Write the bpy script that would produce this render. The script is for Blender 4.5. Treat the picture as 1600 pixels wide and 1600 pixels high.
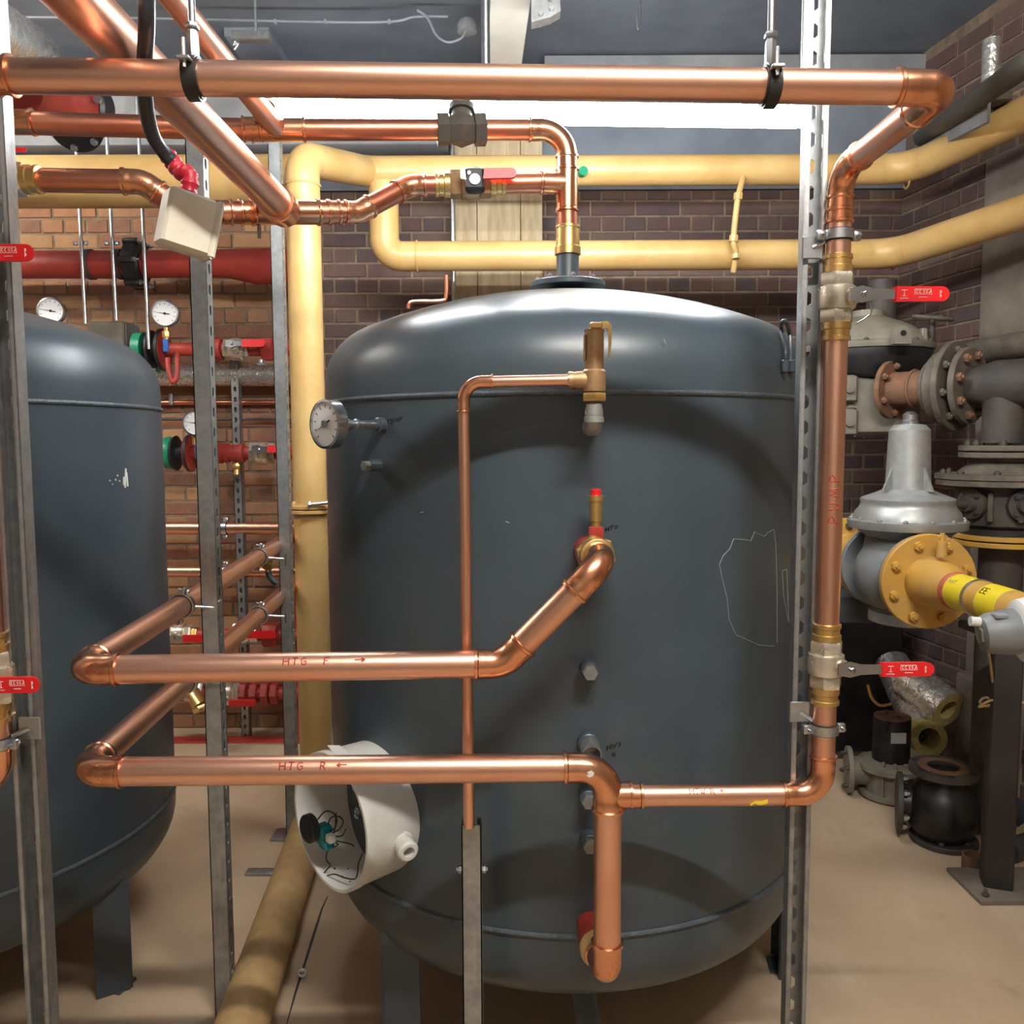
import bpy, bmesh, math, random
from mathutils import Vector, Matrix
random.seed(7)
S = bpy.context.scene
COL = S.collection
for o in list(bpy.data.objects): bpy.data.objects.remove(o)
R_ = math.radians
V = Vector

# ------------------------------------------------------------------ camera
CAMZ, FPX, PITCH, ROLL = 1.5, 1330.0, R_(4.73), R_(0.25)
f_ = V((0, math.cos(PITCH), -math.sin(PITCH)))
u0 = V((0, math.sin(PITCH), math.cos(PITCH))); r0 = V((1, 0, 0))
rt = r0*math.cos(ROLL) - u0*math.sin(ROLL)
up = u0*math.cos(ROLL) + r0*math.sin(ROLL)
CAM = V((0, 0, CAMZ))
cd = bpy.data.cameras.new('camera'); cam = bpy.data.objects.new('camera', cd); COL.objects.link(cam)
cd.sensor_width = 36; cd.lens = 36*FPX/1600; cd.clip_start = 0.05
m = Matrix((rt, up, -f_)).transposed().to_4x4(); m.translation = CAM
cam.matrix_world = m
S.camera = cam
# ------------------------------------------------------------------ world + exposure
S.view_settings.view_transform = 'Standard'; S.view_settings.look = 'None'
S.view_settings.gamma = 1; S.view_settings.use_curve_mapping = False
S.view_settings.exposure = 0.92
wd = bpy.data.worlds.new('world'); S.world = wd; wd.use_nodes = True
wd.node_tree.nodes['Background'].inputs[0].default_value = (0.7, 0.75, 0.85, 1)
wd.node_tree.nodes['Background'].inputs[1].default_value = 0.05
TUBE_POWER = 55.0
CEIL_POWER = 150.0

# ------------------------------------------------------------------ pixel helpers (layout measurements)
def ray(px, py): return f_ + rt*((px-800)/FPX) - up*((py-800)/FPX)
def P(px, py, Y): d = ray(px, py); return CAM + d*(Y/d.y)
def Z(px, py, z): d = ray(px, py); return CAM + d*((z-CAMZ)/d.z)
def proj(p):
    q = V(p)-CAM; z = q.dot(f_)
    return 800+FPX*q.dot(rt)/z, 800-FPX*q.dot(up)/z, z
def sz(px, p): return px/FPX*(V(p)-CAM).dot(f_)

# ------------------------------------------------------------------ materials
def lin(c): return tuple((x/12.92 if x <= .04045 else ((x+.055)/1.055)**2.4) for x in c)
def hx(r, g, b): return lin((r/255, g/255, b/255))
def mat(name, c1, c2=None, metal=0.0, rough=.5, rough2=None, scale=6, bump=0.0, bscale=60, coat=0.0, spec=.5, contrast=(.35, .65), stretch=None, emit=0, island=None, objrand=None):
    m = bpy.data.materials.new(name); m.use_nodes = True
    nt = m.node_tree; N = nt.nodes; L = nt.links
    b = N['Principled BSDF']
    b.inputs['Metallic'].default_value = metal; b.inputs['Roughness'].default_value = rough
    b.inputs['Specular IOR Level'].default_value = spec; b.inputs['Coat Weight'].default_value = coat
    b.inputs['Coat Roughness'].default_value = .15
    b.inputs['Base Color'].default_value = (*c1, 1)
    if emit:
        b.inputs['Emission Color'].default_value = (*c1, 1); b.inputs['Emission Strength'].default_value = emit
        return m
    tc = N.new('ShaderNodeTexCoord'); mp = N.new('ShaderNodeMapping'); L.new(tc.outputs['Object'], mp.inputs[0])
    if stretch: mp.inputs['Scale'].default_value = stretch
    nz = N.new('ShaderNodeTexNoise'); nz.inputs['Scale'].default_value = scale; nz.inputs['Detail'].default_value = 6
    nz.inputs['Roughness'].default_value = .62
    L.new(mp.outputs[0], nz.inputs['Vector'])
    rp = N.new('ShaderNodeMapRange'); rp.inputs[1].default_value = contrast[0]; rp.inputs[2].default_value = contrast[1]
    L.new(nz.outputs[0], rp.inputs[0])
    if c2:
        mx = N.new('ShaderNodeMix'); mx.data_type = 'RGBA'
        mx.inputs[6].default_value = (*c1, 1); mx.inputs[7].default_value = (*c2, 1)
        L.new(rp.outputs[0], mx.inputs[0])
        out = mx.outputs[2]
        if objrand or island:
            if objrand:
                src = N.new('ShaderNodeObjectInfo').outputs['Random']; cols = objrand
            else:
                src = N.new('ShaderNodeNewGeometry').outputs['Random Per Island']; cols = island
            cr = N.new('ShaderNodeValToRGB'); cr.color_ramp.interpolation = 'CONSTANT'
            el = cr.color_ramp.elements
            while len(el) < len(cols): el.new(.5)
            for i, c in enumerate(cols): el[i].position = i/len(cols); el[i].color = (*c, 1)
            L.new(src, cr.inputs[0])
            m2 = N.new('ShaderNodeMix'); m2.data_type = 'RGBA'; m2.inputs[0].default_value = .42
            L.new(cr.outputs[0], m2.inputs[6]); L.new(out, m2.inputs[7]); out = m2.outputs[2]
        L.new(out, b.inputs['Base Color'])
    if rough2 is not None:
        mr = N.new('ShaderNodeMapRange'); mr.inputs[3].default_value = rough; mr.inputs[4].default_value = rough2
        L.new(rp.outputs[0], mr.inputs[0]); L.new(mr.outputs[0], b.inputs['Roughness'])
    if bump:
        n2 = N.new('ShaderNodeTexNoise'); n2.inputs['Scale'].default_value = bscale; n2.inputs['Detail'].default_value = 4
        L.new(mp.outputs[0], n2.inputs['Vector'])
        bp = N.new('ShaderNodeBump'); bp.inputs['Strength'].default_value = bump; bp.inputs['Distance'].default_value = .01
        L.new(n2.outputs[0], bp.inputs['Height']); L.new(bp.outputs[0], b.inputs['Normal'])
    return m

COP = mat('copper', hx(240, 191, 165), hx(228, 168, 138), 1, .30, .38, scale=3, contrast=(.35, .7))
COPF = mat('copper_fitting', hx(242, 184, 148), hx(228, 158, 118), 1, .2, .28, scale=6)
COPD = mat('copper_oxidised', hx(222, 152, 122), hx(196, 118, 92), 1, .28, .38, scale=4)
BRA = mat('brass', hx(236, 204, 140), hx(214, 174, 108), .92, .25, .38, scale=20)
BRZ = mat('bronze', hx(196, 162, 122), hx(172, 136, 100), .7, .42, .5, scale=20, bump=.08, bscale=300)
NIC = mat('nickel', hx(232, 224, 206), hx(210, 200, 182), .8, .24, .36, scale=18)
CHR = mat('chrome', hx(214, 216, 220), hx(190, 192, 198), 1, .12, .22, scale=20)
GAL = mat('galvanised', hx(176, 178, 178), hx(140, 144, 146), .85, .38, .55, scale=30, contrast=(.3, .7))
ZNC = mat('zinc', hx(206, 210, 214), hx(176, 180, 186), 1, .28, .4, scale=30)
ALU = mat('cast_aluminium', hx(172, 174, 174), hx(148, 148, 144), .55, .42, .55, scale=12)
TNK = mat('tank_paint', hx(66, 78, 86), hx(57, 67, 74), 0, .33, .43, scale=3, bump=.03, bscale=120, spec=.55)
TNKW = mat('tank_weld', hx(84, 94, 101), hx(70, 79, 86), 0, .36, .45, scale=30, bump=.4, bscale=160)
SCR = mat('bare_scratch', hx(150, 160, 166), hx(128, 140, 146), .2, .5)
YEL = mat('ochre_pipe_paint', hx(208, 175, 116), hx(192, 154, 94), 0, .3, .42, scale=4, spec=.5)
YELD = mat('dusty_ochre', hx(196, 164, 112), hx(172, 140, 96), 0, .55, .7, scale=9, bump=.1)
YELG = mat('gas_yellow', hx(204, 156, 62), hx(186, 148, 88), 0, .4, .55, scale=9)
LBY = mat('label_yellow', hx(238, 214, 30), hx(226, 204, 60), 0, .45)
LBR = mat('label_red', hx(168, 70, 50), hx(186, 110, 80), 0, .5, scale=60)
RED = mat('red_oxide_paint', hx(172, 62, 50), hx(150, 50, 42), 0, .42, .52, scale=8)
REDB = mat('lever_red', hx(222, 34, 36), hx(206, 28, 32), 0, .32, .4)
REDT = mat('red_tape', hx(196, 40, 60), hx(176, 30, 50), 0, .36, .45, scale=30, bump=.35, bscale=60)
INKR = mat('red_ink', hx(176, 44, 30), hx(160, 40, 28), 0, .5)
INKK = mat('black_ink', hx(18, 22, 26), hx(24, 28, 32), 0, .4)
BLK = mat('black_rubber', hx(32, 33, 36), hx(42, 42, 44), 0, .5, .6, scale=12)
BLKG = mat('black_gloss', hx(26, 26, 28), hx(40, 38, 36), .1, .34, .5, scale=10)
HOSE = mat('black_conduit', hx(44, 46, 52), hx(36, 38, 44), 0, .32, .4)
IRN = mat('dusty_iron', hx(112, 104, 92), hx(80, 74, 68), .1, .6, .75, scale=10, bump=.2, bscale=80)
IRND = mat('dark_iron', hx(62, 60, 60), hx(84, 78, 70), .15, .55, .7, scale=8, bump=.2, bscale=80)
RST = mat('rusty_iron', hx(138, 96, 70), hx(104, 82, 66), .05, .65, .8, scale=16, bump=.25, bscale=120)
GRY = mat('grey_cast_paint', hx(132, 136, 138), hx(116, 118, 118), .1, .42, .55, scale=7)
GRYB = mat('meter_grey_paint', hx(140, 134, 120), hx(116, 110, 98), 0, .55, .65, scale=8, bump=.08)
GRYD = mat('slate_steel', hx(70, 76, 82), hx(58, 62, 66), .2, .5)
PST = mat('black_post_paint', hx(46, 44, 44), hx(60, 56, 52), .1, .5, .65, scale=6)
PALW = mat('pale_wall_paint', hx(156, 150, 142), hx(140, 134, 126), 0, .8, scale=3)
WHT = mat('white_plastic', hx(222, 222, 216), hx(210, 210, 204), 0, .38, .45)
BOX = mat('cream_plastic', hx(220, 216, 200), hx(208, 202, 184), 0, .45, .5, scale=10)
DIAL = mat('dial_white', hx(236, 238, 240), hx(228, 230, 232), 0, .4)
TEAL = mat('teal_plastic', hx(24, 140, 150), hx(20, 120, 130), 0, .4)
GRN = mat('green_paint', hx(28, 150, 110), hx(22, 130, 96), 0, .4)
BLU = mat('blue_plastic', hx(48, 110, 196), hx(40, 96, 176), 0, .4)
FOIL = mat('foil', hx(230, 230, 228), hx(206, 204, 198), .85, .2, .34, scale=20, bump=.9, bscale=34)
FOAM = mat('yellow_glasswool', hx(216, 200, 132), hx(194, 174, 100), 0, .9, scale=60, bump=.6, bscale=200)
TIM = mat('pale_timber', hx(190, 172, 140), hx(166, 146, 112), 0, .7, .8, scale=5, stretch=(9, 9, 1), bump=.08)
CBL = mat('tan_cable', hx(190, 160, 118), hx(176, 148, 104), 0, .55)
WCB = mat('pale_cable', hx(140, 146, 152), hx(124, 130, 138), 0, .5)
CEIL = mat('slate_ceiling_paint', hx(126, 134, 144), hx(110, 117, 128), 0, .7, .8, scale=3, bump=.05)
PAL = mat('pale_grey_paint', hx(146, 148, 150), hx(124, 126, 130), 0, .65, .75, scale=5, bump=.05)
BEAM = mat('cream_beam_paint', hx(176, 170, 158), hx(160, 154, 144), 0, .6, .7, scale=5)
DRK = mat('dark_plaster', hx(74, 72, 74), hx(60, 58, 60), 0, .8, scale=4, bump=.1)
RNDR = mat('grey_render', hx(138, 128, 116), hx(112, 102, 94), 0, .85, scale=4, bump=.2, bscale=30)
FLR = mat('dusty_concrete', hx(206, 182, 152), hx(182, 158, 130), 0, .62, .78, scale=1.6, bump=.06, bscale=50, contrast=(.3, .7))
def wear(m, col, scale, lo, hi, stretch=(1, 1, 1), seed=0.0, amount=.7):
    nt = m.node_tree; N = nt.nodes; L = nt.links; b = N['Principled BSDF']
    src = b.inputs['Base Color'].links[0].from_socket
    tc = N.new('ShaderNodeTexCoord'); mp = N.new('ShaderNodeMapping'); mp.inputs['Scale'].default_value = stretch; mp.inputs['Location'].default_value = (seed, seed*.7, 0); mp.inputs['Rotation'].default_value = (0, 0, .9)
    L.new(tc.outputs['Object'], mp.inputs[0])
    nz = N.new('ShaderNodeTexNoise'); nz.inputs['Scale'].default_value = scale; nz.inputs['Detail'].default_value = 9; nz.inputs['Roughness'].default_value = .68; L.new(mp.outputs[0], nz.inputs['Vector'])
    rg_ = N.new('ShaderNodeMapRange'); rg_.inputs[1].default_value = lo; rg_.inputs[2].default_value = hi; rg_.inputs[4].default_value = amount; L.new(nz.outputs[0], rg_.inputs[0])
    mx = N.new('ShaderNodeMix'); mx.data_type = 'RGBA'; mx.inputs[7].default_value = (*col, 1); L.new(rg_.outputs[0], mx.inputs[0]); L.new(src, mx.inputs[6]); L.new(mx.outputs[2], b.inputs['Base Color'])
wear(FLR, hx(226, 208, 182), 2.2, .56, .72, (1, .35, 1), 3.1, .6)
wear(FLR, hx(140, 116, 92), 5.0, .6, .8, (1, 1, 1), 7.7, .55)
wear(FLR, hx(108, 90, 74), 38.0, .68, .76, (1, 1, 1), 1.7, .5)
wear(YELD, hx(150, 122, 84), 14.0, .6, .75, (1, 1, 1), 2.2, .6)
wear(GAL, hx(206, 208, 208), 26.0, .55, .75, (1, 1, .08), 1.2, .6)
SCRP = mat('pale_floor_scuff', hx(222, 198, 166), hx(212, 186, 152), 0, .75, scale=8)
MOR = mat('mortar', hx(146, 126, 102), hx(112, 96, 84), 0, .9, scale=14, bump=.3, bscale=80)
BC = [hx(148, 108, 80), hx(164, 122, 86), hx(128, 92, 74), hx(178, 144, 102), hx(148, 100, 80), hx(118, 92, 80), hx(166, 130, 96)]
BRK = mat('brick', hx(172, 120, 88), hx(136, 94, 72), 0, .8, .9, scale=12, bump=.35, bscale=70, objrand=BC)
BRKS = mat('brick_far', hx(172, 120, 88), hx(136, 94, 72), 0, .8, .9, scale=12, bump=.35, bscale=70, island=BC)
BD = [hx(98, 78, 72), hx(108, 84, 76), hx(86, 72, 72), hx(116, 98, 86), hx(102, 76, 72), hx(80, 70, 74), hx(108, 90, 82)]  # darker brick tones, used right of xdark and on the whole right wall
BRKD = mat('brick_dark', hx(106, 82, 74), hx(82, 68, 66), 0, .8, .9, scale=12, bump=.35, bscale=70, objrand=BD)
BRKDS = mat('brick_dark_far', hx(106, 82, 74), hx(82, 68, 66), 0, .8, .9, scale=12, bump=.35, bscale=70, island=BD)
LAMP = mat('lit_diffuser', (.93, .97, 1.0), emit=TUBE_POWER)
LAMP2 = mat('lit_diffuser_aisle', (1.0, .95, .87), emit=CEIL_POWER)
LAMP3 = mat('lit_diffuser_added', (1.0, .93, .83), emit=CEIL_POWER*.5)  # dimmer emission for the unseen batten added at left
PLATE = mat('nameplate', hx(206, 206, 204), hx(190, 190, 188), .3, .4)

# ------------------------------------------------------------------ mesh builder
def basis(ax, ref=None):
    w = V(ax).normalized()
    ref = V(ref) if ref is not None else (V((0, 0, 1)) if abs(w.z) < .9 else V((1, 0, 0)))
    u = ref.cross(w)
    if u.length < 1e-6: u = V((1, 0, 0)).cross(w)
    u.normalize(); v = w.cross(u)
    return u, v, w
class MB:
    def __init__(s): s.v = []; s.f = []
    def ringpts(s, c, u, v, r, n, ph=0):
        i = len(s.v)
        for k in range(n):
            a = 2*math.pi*k/n+ph
            s.v.append(c+u*(r*math.cos(a))+v*(r*math.sin(a)))
        return i
    def bridge(s, i, j, n):
        for k in range(n): s.f.append((i+k, i+(k+1) % n, j+(k+1) % n, j+k))
    def tube(s, pts, r, n=16, caps=True, closed=False):
        pts = [V(p) for p in pts]
        rs = r if isinstance(r, (list, tuple)) else [r]*len(pts)
        N = len(pts); u = None; st = []
        for i, p in enumerate(pts):
            if closed: t = (pts[(i+1) % N]-pts[i-1])
            elif i == 0: t = pts[1]-p
            elif i == N-1: t = p-pts[i-1]
            else:
                a = (p-pts[i-1]); b = (pts[i+1]-p)
                t = (a.normalized() if a.length > 1e-9 else V((0, 0, 0)))+(b.normalized() if b.length > 1e-9 else V((0, 0, 0)))
            if t.length < 1e-9: t = pts[-1]-pts[0]
            t.normalize()
            if u is None: u = basis(t)[0]
            u = (u-t*u.dot(t))
            if u.length < 1e-6: u = basis(t)[0]
            u.normalize(); v = t.cross(u)
            st.append(s.ringpts(p, u, v, rs[i], n))
        for a, b in zip(st, st[1:]): s.bridge(a, b, n)
        if closed: s.bridge(st[-1], st[0], n)
        elif caps:
            s.f.append(tuple(range(st[0]+n-1, st[0]-1, -1))); s.f.append(tuple(range(st[-1], st[-1]+n)))
        return s
    def cyl(s, a, b, r, n=16, r2=None): return s.tube([a, b], [r, r if r2 is None else r2], n)
    def lathe(s, o, ax, prof, n=24, closed=False, ref=None, ph=0):
        u, v, w = basis(ax, ref); o = V(o); st = []
        for h, r in prof:
            if r < 1e-7: s.v.append(o+w*h); st.append((len(s.v)-1, 1))
            else: st.append((s.ringpts(o+w*h, u, v, r, n, ph), n))
        pr = list(zip(st, st[1:]))
        if closed: pr.append((st[-1], st[0]))
        for (a, na), (b, nb) in pr:
            if na == n and nb == n: s.bridge(a, b, n)
            elif na == 1 and nb == n:
                for k in range(n): s.f.append((a, b+(k+1) % n, b+k))
            elif nb == 1 and na == n:
                for k in range(n): s.f.append((a+k, a+(k+1) % n, b))
        if not closed:
            if st[0][1] == n: s.f.append(tuple(range(st[0][0]+n-1, st[0][0]-1, -1)))
            if st[-1][1] == n: s.f.append(tuple(range(st[-1][0], st[-1][0]+n)))
        return s
    def disc(s, o, ax, r, h, n=24, ch=0.0):
        if ch: return s.lathe(o, ax, [(0, r-ch), (ch, r), (h-ch, r), (h, r-ch)], n)
        return s.lathe(o, ax, [(0, r), (h, r)], n)
    def hexp(s, o, ax, r, h, ref=None, ph=0): return s.lathe(o, ax, [(0, r*.93), (h*.12, r), (h*.88, r), (h, r*.93)], 6, ref=ref, ph=ph)
    def box(s, c, sx, sy, sz_, fr=None):
        x, y, z = fr if fr else (V((1, 0, 0)), V((0, 1, 0)), V((0, 0, 1)))
        c = V(c); i = len(s.v)
        for a in (-.5, .5):
            for b in (-.5, .5):
                for d in (-.5, .5): s.v.append(c+x*(a*sx)+y*(b*sy)+z*(d*sz_))
        for q in ((0, 1, 3, 2), (4, 6, 7, 5), (0, 4, 5, 1), (2, 3, 7, 6), (0, 2, 6, 4), (1, 5, 7, 3)): s.f.append(tuple(i+k for k in q))
        return s
    def cbox(s, c, sx, sy, sz_, fr=None, ch=.002):
        # box with chamfered vertical and horizontal edges, from a stack of octagons
        x, y, z = fr if fr else (V((1, 0, 0)), V((0, 1, 0)), V((0, 0, 1)))
        c = V(c); st = []
        for h, k in ((-.5*sz_, ch), (-.5*sz_+ch, 0), (.5*sz_-ch, 0), (.5*sz_, ch)):
            a, b = sx/2-k, sy/2-k; q = ch
            i = len(s.v); st.append(i)
            for p in ((a, -b+q), (a, b-q), (a-q, b), (-a+q, b), (-a, b-q), (-a, -b+q), (-a+q, -b), (a-q, -b)):
                s.v.append(c+x*p[0]+y*p[1]+z*h)
        for a, b in zip(st, st[1:]): s.bridge(a, b, 8)
        s.f.append(tuple(range(st[0]+7, st[0]-1, -1))); s.f.append(tuple(range(st[-1], st[-1]+8)))
        return s
    def prism(s, poly, o, u, v, w, d):
        o = V(o); n = len(poly); i = len(s.v)
        for k in (0, d):
            for a, b in poly: s.v.append(o+u*a+v*b+w*k)
        s.bridge(i, i+n, n)
        s.f.append(tuple(range(i+n-1, i-1, -1))); s.f.append(tuple(range(i+n, i+2*n)))
        return s
    def torus(s, o, ax, Rr, r, n=32, m=8):
        u, v, w = basis(ax); o = V(o)
        pts = [o+u*(Rr*math.cos(2*math.pi*k/n))+v*(Rr*math.sin(2*math.pi*k/n)) for k in range(n)]
        return s.tube(pts, r, m, closed=True)
    def sphere(s, c, r, n=16, m=10, ax=(0, 0, 1), sq=1):
        return s.lathe(V(c), ax, [(-r*sq*math.cos(math.pi*k/m), r*math.sin(math.pi*k/m)) for k in range(m+1)], n)
    def ring(s, o, ax, ro, ri, h, n=24):
        return s.lathe(o, ax, [(0, ri), (0, ro), (h, ro), (h, ri)], n, closed=True)

WC = {}
def tag(o, label=None, cat=None, group=None, kind=None):
    if label: o['label'] = label
    if cat: o['category'] = cat
    if group: o['group'] = group
    if kind: o['kind'] = kind
    return o
def mesh_of(mb, name, m, flat=False, ang=38):
    vs = mb.v
    lo = V((min(v.x for v in vs), min(v.y for v in vs), min(v.z for v in vs)))
    hi = V((max(v.x for v in vs), max(v.y for v in vs), max(v.z for v in vs)))
    c = (lo+hi)/2
    me = bpy.data.meshes.new(name); me.from_pydata([v-c for v in vs], [], mb.f)
    bm = bmesh.new(); bm.from_mesh(me); bmesh.ops.recalc_face_normals(bm, faces=bm.faces); bm.to_mesh(me); bm.free()
    if not flat:
        me.shade_smooth(); me.set_sharp_from_angle(angle=R_(ang))
    me.materials.append(m)
    return me, c
def O(name, mb, m, parent=None, label=None, cat=None, group=None, kind=None, flat=False):
    me, c = mesh_of(mb, name, m, flat)
    o = bpy.data.objects.new(name, me); COL.objects.link(o); WC[o.name] = c
    if parent is not None: o.parent = parent; o.location = c-WC[parent.name]
    else: o.location = c
    return tag(o, label, cat, group, kind)
def put(name, me, c, parent, rot=None):
    o = bpy.data.objects.new(name, me); COL.objects.link(o); WC[o.name] = V(c)
    o.parent = parent; o.location = V(c)-WC[parent.name]
    if rot is not None: o.rotation_mode = 'QUATERNION'; o.rotation_quaternion = rot
    return o
GRP = {'pipe_clamp': 'pipe clamps on the copper pipes', 'strut_channel': 'steel channel posts', 'rod_hanger': 'drop rod hangers', 'drop_rod': 'thin drop rods by the red pipe', 'fluorescent_batten': 'fluorescent battens', 'pressure_vessel': 'slate pressure vessels', 'copper_pipe_run': 'copper pipe runs', 'red_branch': 'red valved branches', 'salvaged_valve': 'salvaged valves on the floor', 'lagging_shell': 'lagging offcuts', 'ochre_pipe': 'ochre pipes', 'gas_pipe': 'yellow gas pipes'}
def T(name, label, cat, loc, group=None, kind=None):
    group = group or GRP.get(name)
    o = bpy.data.objects.new(name, None); COL.objects.link(o); o.location = V(loc); WC[o.name] = V(loc)
    o.empty_display_size = .05
    return tag(o, label, cat, group, kind)
_bolt = {}
def bolts(parent, o, ax, Rb, n, r, h, m, ph=0.0, name='bolt'):
    u, v, w = basis(ax); key = (round(r, 4), round(h, 4), m.name)
    if key not in _bolt:
        mb = MB().hexp((0, 0, -h/2), (0, 0, 1), r, h); mb.lathe((0, 0, h*.4), (0, 0, 1), [(0, r*.55), (h*.5, r*.5)], 8)
        me = bpy.data.meshes.new('bolt'); me.from_pydata([tuple(q) for q in mb.v], [], mb.f); me.materials.append(m); _bolt[key] = me
    q = V((0, 0, 1)).rotation_difference(w)
    for k in range(n):
        a = 2*math.pi*k/n+ph
        put(name, _bolt[key], V(o)+u*(Rb*math.cos(a))+v*(Rb*math.sin(a))+w*(h/2), parent, q)

# ------------------------------------------------------------------ pipes
def arc(p, d1, d2, Rb, n=10):
    th = d1.angle(d2)
    t = Rb*math.tan(th/2)
    a = p-d1*t; nrm = (d2-d1*d1.dot(d2)).normalized()
    c = a+nrm*Rb
    out = []
    for k in range(n+1):
        q = th*k/n
        out.append(c-nrm*(Rb*math.cos(q))+d1*(Rb*math.sin(q)))
    return out, t
def elbow_mesh(p, d1, d2, r, Rb, sock, fat, bead):
    pts, t = arc(p, d1, d2, Rb)
    a, b = pts[0], pts[-1]
    k = r*fat; B = r*bead; e = r*.16
    pre = [(a-d1*sock, r*1.01), (a-d1*(sock-e*.2), B), (a-d1*(sock-e*1.4), B), (a-d1*(sock-e*2), k), (a-d1*(sock*.35), k), (a-d1*(sock*.3), k*.985)]
    post = [(b+d2*(sock*.3), k*.985), (b+d2*(sock*.35), k), (b+d2*(sock-e*2), k), (b+d2*(sock-e*1.4), B), (b+d2*(sock-e*.2), B), (b+d2*sock, r*1.01)]
    allp = [q for q, _ in pre]+pts+[q for q, _ in post]
    rr = [x for _, x in pre]+[k*.985]*len(pts)+[x for _, x in post]
    return MB().tube(allp, rr, 24), t
def run(root, pts, r, m, mf=None, bend=2.4, sock=1.3, fat=1.07, bead=1.18, name='pipe', plain=False, n=24, skip_first=False):
    pts = [V(p) for p in pts]; N = len(pts); cut = [0.0]*N
    for i in range(1, N-1):
        d1 = (pts[i]-pts[i-1]).normalized(); d2 = (pts[i+1]-pts[i]).normalized()
        bb = bend[i-1] if isinstance(bend, (list, tuple)) else bend
        if plain:
            ap, t = arc(pts[i], d1, d2, r*bb)
            O('bend', MB().tube([ap[0]-d1*.002]+ap+[ap[-1]+d2*.002], r, n), m, root); cut[i] = t
        else:
            mb, t = elbow_mesh(pts[i], d1, d2, r, r*bb, r*sock, fat, bead); O('elbow', mb, mf or m, root); cut[i] = t
    for i in range(N-1):
        d = (pts[i+1]-pts[i]).normalized()
        a = pts[i]+d*cut[i]; b = pts[i+1]-d*cut[i+1]
        if (b-a).dot(d) > .002: O(name, MB().cyl(a, b, r, n), m, root)
def coupling(root, p, ax, L, r, m, name='coupling', fat=1.08, bead=1.2, n=24):
    ax = V(ax).normalized(); e = r*.16; a = V(p)-ax*(L/2)
    return O(name, MB().lathe(a, ax, [(0, r*1.01), (e*.2, r*bead), (e*1.4, r*bead), (e*2, r*fat), (L-e*2, r*fat), (L-e*1.4, r*bead), (L-e*.2, r*bead), (L, r*1.01)], n), m, root)
def tee(root, p, ax, bd, r, L, Lb, m, rb=None, name='tee'):
    rb = rb or r; ax = V(ax).normalized(); bd = V(bd).normalized(); e = r*.16
    mb = MB().lathe(V(p)-ax*L, ax, [(0, r*1.01), (e*.2, r*1.18), (e*1.4, r*1.18), (e*2, r*1.07), (2*L-e*2, r*1.07), (2*L-e*1.4, r*1.18), (2*L-e*.2, r*1.18), (2*L, r*1.01)], 24)
    mb.lathe(V(p), bd, [(r*.3, rb*1.07), (Lb-e*2, rb*1.07), (Lb-e*1.4, rb*1.18), (Lb-e*.2, rb*1.18), (Lb, rb*1.01)], 24)
    return O(name, mb, m, root)
def flange(root, o, ax, Rr, th, m, nb=8, br=None, bm_=None, ph=.2, name='flange', bring=.8, hole=0):
    ax = V(ax).normalized()
    mb = MB()
    if hole: mb.ring(o, ax, Rr, hole, th, 36)
    else: mb.disc(o, ax, Rr, th, 36, ch=th*.12)
    fo = O(name, mb, m, root)
    if nb:
        br = br or Rr*.085
        bolts(fo, V(o)+ax*th, ax, Rr*bring, nb, br, br*1.1, bm_ or m, ph)
    return fo

FONT = {'H': [[(0, 0), (0, 1)], [(.7, 0), (.7, 1)], [(0, .5), (.7, .55)]], 'T': [[(0, 1), (.7, 1)], [(.35, 1), (.3, 0)]],
 'G': [[(.65, .9), (.3, 1), (0, .6), (.1, .15), (.4, .05), (.65, .2), (.65, .5), (.35, .5)]], 'F': [[(0, 0), (.05, 1), (.7, 1)], [(.03, .55), (.5, .55)]],
 'R': [[(0, 0), (.03, 1), (.45, .95), (.55, .75), (.4, .55), (.03, .5)], [(.3, .5), (.7, 0)]], 'P': [[(0, 0), (.03, 1), (.5, .95), (.6, .7), (.4, .5), (.03, .48)]],
 'U': [[(0, 1), (.03, .3), (.3, 0), (.6, .3), (.65, 1)]], 'M': [[(0, 0), (.1, 1), (.4, .4), (.7, 1), (.8, 0)]], 'W': [[(0, 1), (.2, 0), (.4, .7), (.6, 0), (.8, 1)]],
 'S': [[(.6, .9), (.3, 1), (.05, .75), (.5, .4), (.5, .1), (.05, .05)]], 'a': [[(.5, .6), (.2, .65), (0, .3), (.2, 0), (.5, .2), (.5, .6), (.6, 0)]], 'm': [[(0, 0), (.05, .6), (.2, .5), (.3, 0), (.35, .5), (.55, .5), (.6, 0)]],
 '>': [[(0, .6), (1.2, .6)], [(.9, .85), (1.3, .6), (.9, .3), (.9, .85)]], '<': [[(1.3, .65), (.1, .6)], [(.4, .85), (0, .6), (.4, .35), (.4, .85)]],
 'E': [[(.6, 1), (0, 1), (0, 0), (.6, 0)], [(0, .5), (.5, .5)]], 'I': [[(.2, 0), (.2, 1)]], 'N': [[(0, 0), (0, 1), (.6, 0), (.6, 1)]], 'A': [[(0, 0), (.35, 1), (.7, 0)], [(.15, .4), (.55, .4)]], ' ': []}
def strokes(text, h, gap=.35):
    x = 0; out = []
    for c in text:
        g = FONT[c]
        for pl in g: out.append([(x+a*h, b*h) for a, b in pl])
        w = max([a for pl in g for a, b in pl], default=.5)
        x += (w+gap)*h
    return out, x
def densify(pl, st):
    o = [pl[0]]
    for a, b in zip(pl, pl[1:]):
        n = max(1, int(math.hypot(b[0]-a[0], b[1]-a[1])/st))
        for k in range(1, n+1): o.append((a[0]+(b[0]-a[0])*k/n, a[1]+(b[1]-a[1])*k/n))
    return o
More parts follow.
